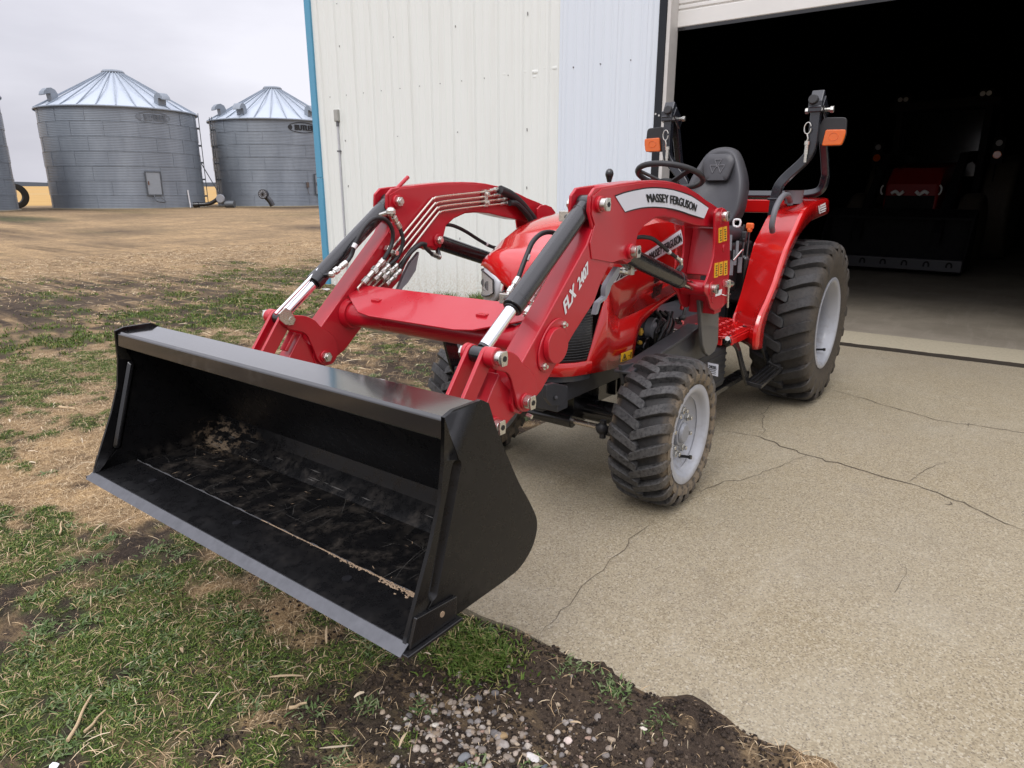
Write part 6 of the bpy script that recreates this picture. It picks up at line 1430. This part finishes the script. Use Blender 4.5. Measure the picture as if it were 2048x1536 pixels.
# ---------------------------------------------------------------- loose cover on the ground
def rnd(n): return RNG.random(n)
def place(n, x0, x1, y0, y1, wfn):
    x = x0 + (x1 - x0) * rnd(n); y = y0 + (y1 - y0) * rnd(n); ok = ~((x < edge_x(y) - .02) & (y > SY - .02)) & ~((x < -1.74) & (y > CY - .05))
    x, y = x[ok], y[ok]; w = wfn(x, y); k = rnd(len(x)) < w; return x[k], y[k]
def inview(x, y, m=.12):
    dx, dy = x - CAM.x, y - CAM.y; f = dx * _h.x + dy * _h.y; r = dx * RIGHT.x + dy * RIGHT.y
    zc = f * math.cos(PITCH) + 1.3 * math.sin(PITCH); return (f > .5) & (np.abs(r) / np.maximum(zc, .1) < 1024 / FPX + m)
def blades(name, x, y, h, w, lean, mat, seg=2):
    n = len(x); z = gz(x, y) - .004; a = rnd(n) * 2 * PI; b = rnd(n) * 2 * PI; l = lean * (.3 + rnd(n)); hh = h * (.5 + .8 * rnd(n)); ww = w * (.6 + .8 * rnd(n))
    ca, sa = np.cos(a) * ww / 2, np.sin(a) * ww / 2; lx, ly = np.cos(b) * l * hh, np.sin(b) * l * hh
    p = np.stack
    v0 = p([x - ca, y - sa, z], -1); v1 = p([x + ca, y + sa, z], -1)
    v2 = p([x + ca * .9 + lx * .35, y + sa * .9 + ly * .35, z + hh * .6], -1); v3 = p([x - ca * .9 + lx * .35, y - sa * .9 + ly * .35, z + hh * .6], -1)
    v4 = p([x + ca * .12 + lx, y + sa * .12 + ly, z + hh * (1 - .25 * l / max(lean, .01))], -1); v5 = p([x - ca * .12 + lx, y - sa * .12 + ly, z + hh * (1 - .25 * l / max(lean, .01))], -1)
    V = p([v0, v1, v2, v3, v4, v5], 1).reshape(-1, 3); o = np.arange(n)[:, None] * 6
    F_ = np.concatenate([o + np.array([0, 1, 2, 3]), o + np.array([3, 2, 4, 5])], 0)
    return attr_mesh(name, V, F_, None, mat, smooth=True)
def island(name, stops, rough=.7, trans=0.0):
    t = NT(name); g_ = t.new('ShaderNodeNewGeometry'); c = t.ramp(g_.outputs['Random Per Island'], stops); t.set(Base_Color=c, Roughness=rough, Specular_IOR_Level=.25)
    return t
ig = island('grass_blade', [(0, (.055, .098, .014)), (.4, (.09, .15, .022)), (.7, (.13, .195, .034)), (.86, (.20, .21, .065)), (1, (.40, .31, .15))], .55)
M['grass'] = ig.m
wt = island('weed_leaf', [(0, (.065, .12, .035)), (.5, (.12, .175, .06)), (1, (.21, .24, .13))], .7).m
stw = island('straw_stem', [(0, (.30, .20, .105)), (.4, (.44, .31, .175)), (.75, (.56, .42, .25)), (1, (.70, .58, .40))], .75).m
xs, ys_ = [], []
X, Y = place(1300000, .2, 4.6, -4.9, 1.7, lambda x, y: np.clip(cover(x, y)[0] * 1.35 - .25, 0, 1) * inview(x, y))
n_ = min(len(X), 230000); g1 = blades('grass', X[:n_], Y[:n_], .0115, .0034, 1.5, M['grass']); tag(g1, 'short green grass in patches around the bucket', 'grass', kind='stuff')
X, Y = place(300000, -6, 3.4, -14, -4.7, lambda x, y: cover(x, y)[0] ** 1.2 * inview(x, y) * np.clip(9 / np.hypot(x - 4.5, y - 1.6), 0, 1)); n_ = min(len(X), 60000)
g2 = blades('grass', X[:n_], Y[:n_], .03, .008, .8, M['grass']); tag(g2, 'green grass further out toward the grain bins', 'grass', kind='stuff')
# clumps of grey-green weeds
cx_, cy2 = place(1500, .8, 4.5, -2.6, 1.6, lambda x, y: (cover(x, y)[0] * .35 + cover(x, y)[2] * .25) * inview(x, y)); cx_, cy2 = cx_[:330], cy2[:330]
X = np.concatenate([a + RNG.normal(0, .022, 70) for a in cx_]); Y = np.concatenate([b + RNG.normal(0, .022, 70) for b in cy2]); ok = ~((X < edge_x(Y)) & (Y > SY)); X, Y = X[ok], Y[ok]
g3 = blades('weeds', X, Y, .015, .006, 1.7, wt); tag(g3, 'low grey-green weeds among the grass', 'weeds', kind='stuff')
# the green clump by the bucket corner at the slab edge
q = P(950, 1295, 'z', 0); X = RNG.normal(q.x, .05, 2600); Y = RNG.normal(q.y, .065, 2600); ok = X > edge_x(Y) - .005; g4 = blades('grass', X[ok], Y[ok], .022, .0058, 1.2, M['grass']); tag(g4, 'green clover clump at the slab edge beside the bucket corner', 'grass', kind='stuff')
def flat(name, x, y, L, w, mat, lift=.006, curl=.02):
    n = len(x); z = gz(x, y) + lift * (.3 + 1.5 * rnd(n)); a = rnd(n) * 2 * PI; L = L * (.25 + rnd(n) ** 2.2 * 1.6); w = w * (.5 + rnd(n)); c, s = np.cos(a), np.sin(a); bend = RNG.normal(0, .10, n); tz = RNG.normal(0, curl, n) * .6
    V = []
    for k, (t_, ww) in enumerate(((-.5, .5), (-.17, 1), (.17, 1), (.5, .35))):
        px_, py_ = x + c * L * t_ - s * bend * L * (t_ * t_), y + s * L * t_ + c * bend * L * (t_ * t_); zz = z + tz * t_ + .004 * (k in (1, 2))
        V += [np.stack([px_ - s * w * ww / 2, py_ + c * w * ww / 2, zz], -1), np.stack([px_ + s * w * ww / 2, py_ - c * w * ww / 2, zz + w * .25], -1)]
    V = np.stack(V, 1).reshape(-1, 3); o = np.arange(n)[:, None] * 8
    F_ = np.concatenate([o + np.array(f) for f in ((0, 1, 3, 2), (2, 3, 5, 4), (4, 5, 7, 6))], 0); return attr_mesh(name, V, F_, None, mat)
X, Y = place(300000, .2, 4.6, -4.9, 1.7, lambda x, y: (.10 + cover(x, y)[1] * .8 + .22 * cover(x, y)[0]) * inview(x, y)); n_ = min(len(X), 62000)
s1 = flat('straw', X[:n_], Y[:n_], .030, .0014, stw); tag(s1, 'fine dry straw and grass thatch strewn over the yard', 'straw', kind='stuff')
X, Y = place(60000, -7, 1.8, -14, -2.2, lambda x, y: (.08 + cover(x, y)[1] * .7) * inview(x, y)); n_ = min(len(X), 22000)
s2 = flat('straw', X[:n_], Y[:n_], .08, .006, stw); tag(s2, 'dry straw scattered across the yard toward the bins', 'straw', kind='stuff')
X, Y = place(9000, .6, 4.6, -3.4, 1.65, lambda x, y: (.05 + .14 * cover(x, y)[0] + .22 * cover(x, y)[1]) * inview(x, y)); n_ = min(len(X), 260)
s3 = flat('corn_husks', X[:n_], Y[:n_], .050, .0062, island('husk', [(0, (.42, .31, .19)), (.5, (.55, .43, .28)), (1, (.66, .57, .43))], .8).m, .012, .03); tag(s3, 'pale corn husk shreds lying on the grass', 'husks', kind='stuff')
# soil crumbs on the bank along the slab
X, Y = place(60000, 2.9, 3.9, -.2, 1.6, lambda x, y: np.clip(cover(x, y)[2] + .25, 0, 1) * inview(x, y) * .5); n_ = min(len(X), 11000); X, Y = X[:n_], Y[:n_]
def chips(name, x, y, r, mat, sink=.3, sq=.7):
    n = len(x); z = gz(x, y); base = np.array([(1, 0, 0), (-1, 0, 0), (0, 1, 0), (0, -1, 0), (0, 0, 1), (0, 0, -1)], float); a = rnd(n) * 2 * PI
    R_n = r * (.4 + 1.3 * rnd(n) ** 2); v = base[None] * (.7 + .6 * RNG.random((n, 6, 1))); v[:, :, 2] *= sq; ca, sa = np.cos(a)[:, None], np.sin(a)[:, None]
    vx = v[:, :, 0] * ca - v[:, :, 1] * sa; vy = v[:, :, 0] * sa + v[:, :, 1] * ca
    V = np.stack([x[:, None] + vx * R_n[:, None], y[:, None] + vy * R_n[:, None], z[:, None] + (v[:, :, 2] + sq * (1 - 2 * sink)) * R_n[:, None]], -1).reshape(-1, 3)
    f = np.array([(0, 2, 4), (2, 1, 4), (1, 3, 4), (3, 0, 4), (2, 0, 5), (1, 2, 5), (3, 1, 5), (0, 3, 5)]); F_ = (np.arange(n)[:, None, None] * 6 + f[None]).reshape(-1, 3)
    return attr_mesh(name, V, F_, None, mat, smooth=False)
s4 = chips('soil_crumbs', X, Y, .0045, island('soil_crumb', [(0, (.016, .012, .010)), (.7, (.05, .037, .028)), (.92, (.10, .075, .055)), (1, (.25, .18, .11))], .95).m); tag(s4, 'loose dark soil crumbs banked along the slab edge', 'soil', kind='stuff')
# gravel
def stones(name, x, y, r, mat, seed=0, sub=2):
    bm = bmesh.new(); bmesh.ops.create_icosphere(bm, subdivisions=sub, radius=1.0); bv = np.array([v.co[:] for v in bm.verts]); bf = np.array([[v.index for v in f.verts] for f in bm.faces]); bm.free()
    n = len(x); rg = np.random.default_rng(seed); z = gz(x, y); V = np.zeros((n, len(bv), 3))
    for k in range(n):
        v = bv.copy()
        for j in range(6):
            d = rg.normal(size=3); d /= np.linalg.norm(d); h_ = rg.uniform(.5, .82); q = v @ d; v = v - np.outer(np.maximum(0, q - h_), d) * .85
        v = v * rg.uniform([.8, .7, .5], [1.25, 1.1, .75]); a = rg.uniform(0, 2 * PI); c, s = math.cos(a), math.sin(a); tl = rg.normal(0, .25)
        X_ = v[:, 0] * c - v[:, 1] * s; Y_ = v[:, 0] * s + v[:, 1] * c; Z_ = v[:, 2] + X_ * tl; V[k] = np.stack([x[k] + X_ * r[k], y[k] + Y_ * r[k], z[k] + (Z_ + .12) * r[k]], -1)
    F_ = (np.arange(n)[:, None, None] * len(bv) + bf[None]).reshape(-1, 3); return attr_mesh(name, V.reshape(-1, 3), F_, None, mat)
gt = NT('pebble'); g_ = gt.new('ShaderNodeNewGeometry'); c = gt.ramp(g_.outputs['Random Per Island'], [(0, (.16, .16, .165)), (.2, (.25, .22, .19)), (.4, (.42, .33, .24)), (.55, (.50, .40, .28)), (.7, (.30, .28, .27)), (.85, (.58, .52, .44)), (1, (.36, .22, .16))])
nz = gt.noise(120, 4, .65, gt.co()); c = gt.mix(gt.rampf(nz, .35, .7, .15, .5), c, (.13, .10, .08, 1)); gt.set(Base_Color=c, Roughness=.75); gt.bump(nz, .15, .002); M['pebble'] = gt.m
cen = [(900, 1420, .07, 62), (1010, 1480, .12, 80), (930, 1500, .10, 74), (1120, 1510, .11, 46), (860, 1440, .06, 26), (1240, 1490, .11, 18), (820, 1500, .10, 24), (1000, 1530, .09, 60), (870, 1370, .035, 14), (940, 1380, .035, 12)]
X = []; Y = []
for px, py, s_, n in cen:
    q = P(px, py, 'z', 0); X += list(RNG.normal(q.x, s_ * .8, n)); Y += list(RNG.normal(q.y, s_, n))
X = np.array(X); Y = np.array(Y); ok = X > edge_x(Y) + .03; X, Y = X[ok], Y[ok]
s5 = stones('gravel', X, Y, .0046 + .0085 * RNG.random(len(X)) ** 1.8, M['pebble'], 4); tag(s5, 'mixed rounded gravel in the dark soil in front of the bucket', 'gravel', kind='stuff')
gx_ = np.concatenate([X + RNG.normal(0, .03, len(X)) for _ in range(2)]); gy_ = np.concatenate([Y + RNG.normal(0, .04, len(Y)) for _ in range(2)]); ok = gx_ > edge_x(gy_) + .02
s6 = chips('grit', gx_[ok], gy_[ok], .0026, M['pebble'], .4, .8); tag(s6, 'fine stone grit between the pebbles', 'grit', kind='stuff')
BIG = [(928, 1497, .017, 'blue-grey angular stone, largest left of the white stone in the gravel', (.20, .21, .22)), (1066, 1497, .0175, 'white rounded stone, largest in the gravel patch', (.66, .63, .60)), (1004, 1455, .014, 'tan-brown stone half buried at the top of the gravel patch', (.36, .25, .13)), (1288, 1446, .010, 'small pale stone alone on the dark soil bank', (.62, .55, .47)), (870, 1428, .011, 'oval cream pebble near the upper left end of the gravel', (.64, .60, .52)), (1088, 1520, .013, 'dark slate-blue stone below the white stone', (.10, .115, .14)), (1136, 1470, .012, 'pinkish white stone right of the gravel patch', (.6, .5, .44)), (1300, 1508, .014, 'dark brown stone at the right end of the gravel', (.13, .10, .085))]
for k, (px, py, r, lab, col) in enumerate(BIG):
    q = P(px, py, 'z', 0); o = stones('stone', np.array([q.x]), np.array([q.y]), np.array([r]), plain('stone_%d' % k if False else 'stone', col, .75, var=.3, scale=60, bump=.3), 30 + k, 3); tag(o, lab, 'stone')
# a dry corn stalk, grass tufts at the wall, bits of rubbish
def stalk(label, a, b, r):
    A = P(*a, 'z', .0); B = P(*b, 'z', .0); A.z = float(gz(np.array(A.x), np.array(A.y))) + .012; B.z = float(gz(np.array(B.x), np.array(B.y))) + .012
    n_ = (B - A).cross(Vector((0, 0, 1))).normalized(); m = MB(); m.tube([A, A.lerp(B, .33) + n_ * .003, A.lerp(B, .66) - n_ * .002, B], lambda t_: r * (1.15 - .5 * t_), 8, 5); o = m.build('corn_stalk', plain('stalk_tan', (.50, .37, .22), .8, var=.25, scale=40), None); tag(o, label, 'corn stalk', 'dry corn stalks')
stalk('longest dry corn stalk, lying in the grass at the lower left', (132, 1466), (181, 1380), .0042)
stalk('short dry stalk beside the longest one, right of it', (166, 1450), (208, 1405), .0035)
stalk('dry stalk on bare soil between bucket and gravel', (577, 1404), (612, 1392), .0045)
stalk('pale split stalk on the straw left of the bucket', (118, 807), (150, 812), .008)
stalk('dry stalk lying on straw just left of the bucket corner', (118, 1062), (123, 1040), .0035)
def tuft(label, px, h, n):
    q = P(px, 603, 'z', 0); x0, y0 = -1.62, float(P(px, 600, 'x', -1.62).y); X = RNG.normal(x0, .05, n); Y = RNG.normal(y0, .09, n); X = np.maximum(X, -1.735)
    o = blades('grass_tuft', np.clip(X, -1.73, -1.50), y0 + np.clip(Y - y0, -.16, .16), h, .006, .55, M['grass']); tag(o, label, 'grass tuft', 'grass tufts at the foot of the wall')
tuft('left grass tuft at the foot of the cream wall', 892, .13, 260); tuft('taller grass tuft at the foot of the wall beside the tractor nose', 958, .17, 360)
def scrap(name, label, px, py, s, mat, cat):
    q = P(px, py, 'z', .0); z = float(gz(np.array(q.x), np.array(q.y))) + .012; r = random.Random(px); m = MB(); pts = [(q.x + s * math.cos(a) * r.uniform(.6, 1.1), q.y + s * 1.5 * math.sin(a) * r.uniform(.6, 1.1), z + r.uniform(0, s * .25)) for a in np.linspace(0, 2 * PI, 8)[:-1]]
    m.prism(pts, (0, 0, s * .12)); o = m.build(name, mat, None, bevel=.001); tag(o, label, cat)
scrap('paper_scrap', 'small white paper scrap on the soil at the lower left corner', 105, 1515, .011, M['white_ink'], 'litter')
scrap('white_rag', 'white scrap lying on the ground behind the bucket', 760, 757, .035, M['white_ink'], 'litter')
scrap('limestone_chunk', 'pale flat stone at the foot of the shed corner', 652, 578, .06, plain('limestone', (.55, .53, .50), .8, var=.2), 'stone')

# ---------------------------------------------------------------- light, sky, camera
sc = bpy.context.scene
w = bpy.data.worlds.new('World'); sc.world = w; w.use_nodes = True; nt = w.node_tree; bgn = nt.nodes['Background']
SUN_EL, SUN_AZ = R_(50), R_(10)        # azimuth measured from +X (in front of the tractor) towards +Y
sky = nt.nodes.new('ShaderNodeTexSky'); sky.sky_type = 'NISHITA'; sky.sun_disc = False; sky.sun_elevation = SUN_EL; sky.sun_rotation = PI / 2 - SUN_AZ; sky.air_density = 1.0; sky.dust_density = 3.0
tc = nt.nodes.new('ShaderNodeTexCoord'); mp = nt.nodes.new('ShaderNodeMapping'); mp.inputs['Scale'].default_value = (1, 1, 3.2); nt.links.new(tc.outputs['Generated'], mp.inputs[0])
no = nt.nodes.new('ShaderNodeTexNoise'); no.inputs['Scale'].default_value = 2.1; no.inputs['Detail'].default_value = 6; no.inputs['Roughness'].default_value = .5; nt.links.new(mp.outputs[0], no.inputs['Vector'])
cr_ = nt.nodes.new('ShaderNodeValToRGB'); e = cr_.color_ramp.elements; e[0].position = .3; e[0].color = (5.5, 5.45, 6.1, 1); e[1].position = .68; e[1].color = (8.3, 8.2, 8.9, 1); nt.links.new(no.outputs['Fac'], cr_.inputs[0])
# overcast: brighter overhead than near the horizon
sx = nt.nodes.new('ShaderNodeSeparateXYZ'); nt.links.new(tc.outputs['Generated'], sx.inputs[0])
mr = nt.nodes.new('ShaderNodeMapRange'); mr.inputs['From Min'].default_value = .25; mr.inputs['From Max'].default_value = .9; mr.inputs['To Min'].default_value = 1.0; mr.inputs['To Max'].default_value = 2.7; nt.links.new(sx.outputs['Z'], mr.inputs['Value'])
mu = nt.nodes.new('ShaderNodeMix'); mu.data_type = 'RGBA'; mu.blend_type = 'MULTIPLY'; mu.inputs[0].default_value = 1.0; nt.links.new(cr_.outputs[0], mu.inputs[6]); nt.links.new(mr.outputs[0], mu.inputs[7])
mx = nt.nodes.new('ShaderNodeMix'); mx.data_type = 'RGBA'; mx.inputs[0].default_value = .92; nt.links.new(sky.outputs[0], mx.inputs[6]); nt.links.new(mu.outputs[2], mx.inputs[7]); nt.links.new(mx.outputs[2], bgn.inputs['Color']); bgn.inputs['Strength'].default_value = .10
sl = bpy.data.lights.new('sun', 'SUN'); sl.energy = 1.0; sl.angle = R_(25); sl.color = (1, .975, .94); so = bpy.data.objects.new('sun', sl); C.objects.link(so)
sd = Vector((math.cos(SUN_EL) * math.cos(SUN_AZ), math.cos(SUN_EL) * math.sin(SUN_AZ), math.sin(SUN_EL))); so.rotation_euler = (-sd).to_track_quat('-Z', 'Y').to_euler(); so.location = sd * 20
cam = bpy.data.cameras.new('camera'); cam.sensor_width = 36; cam.sensor_fit = 'HORIZONTAL'; cam.lens = 36 * FPX / 2048; cam.clip_end = 5000; cam.clip_start = .05
co = bpy.data.objects.new('camera', cam); C.objects.link(co)
m3 = Matrix((RIGHT, UP, -FWD)).transposed(); co.matrix_world = Matrix.Translation(CAM) @ m3.to_4x4(); sc.camera = co
sc.view_settings.view_transform = 'Standard'; sc.view_settings.look = 'None'; sc.view_settings.gamma = 1; sc.view_settings.exposure = 0.25
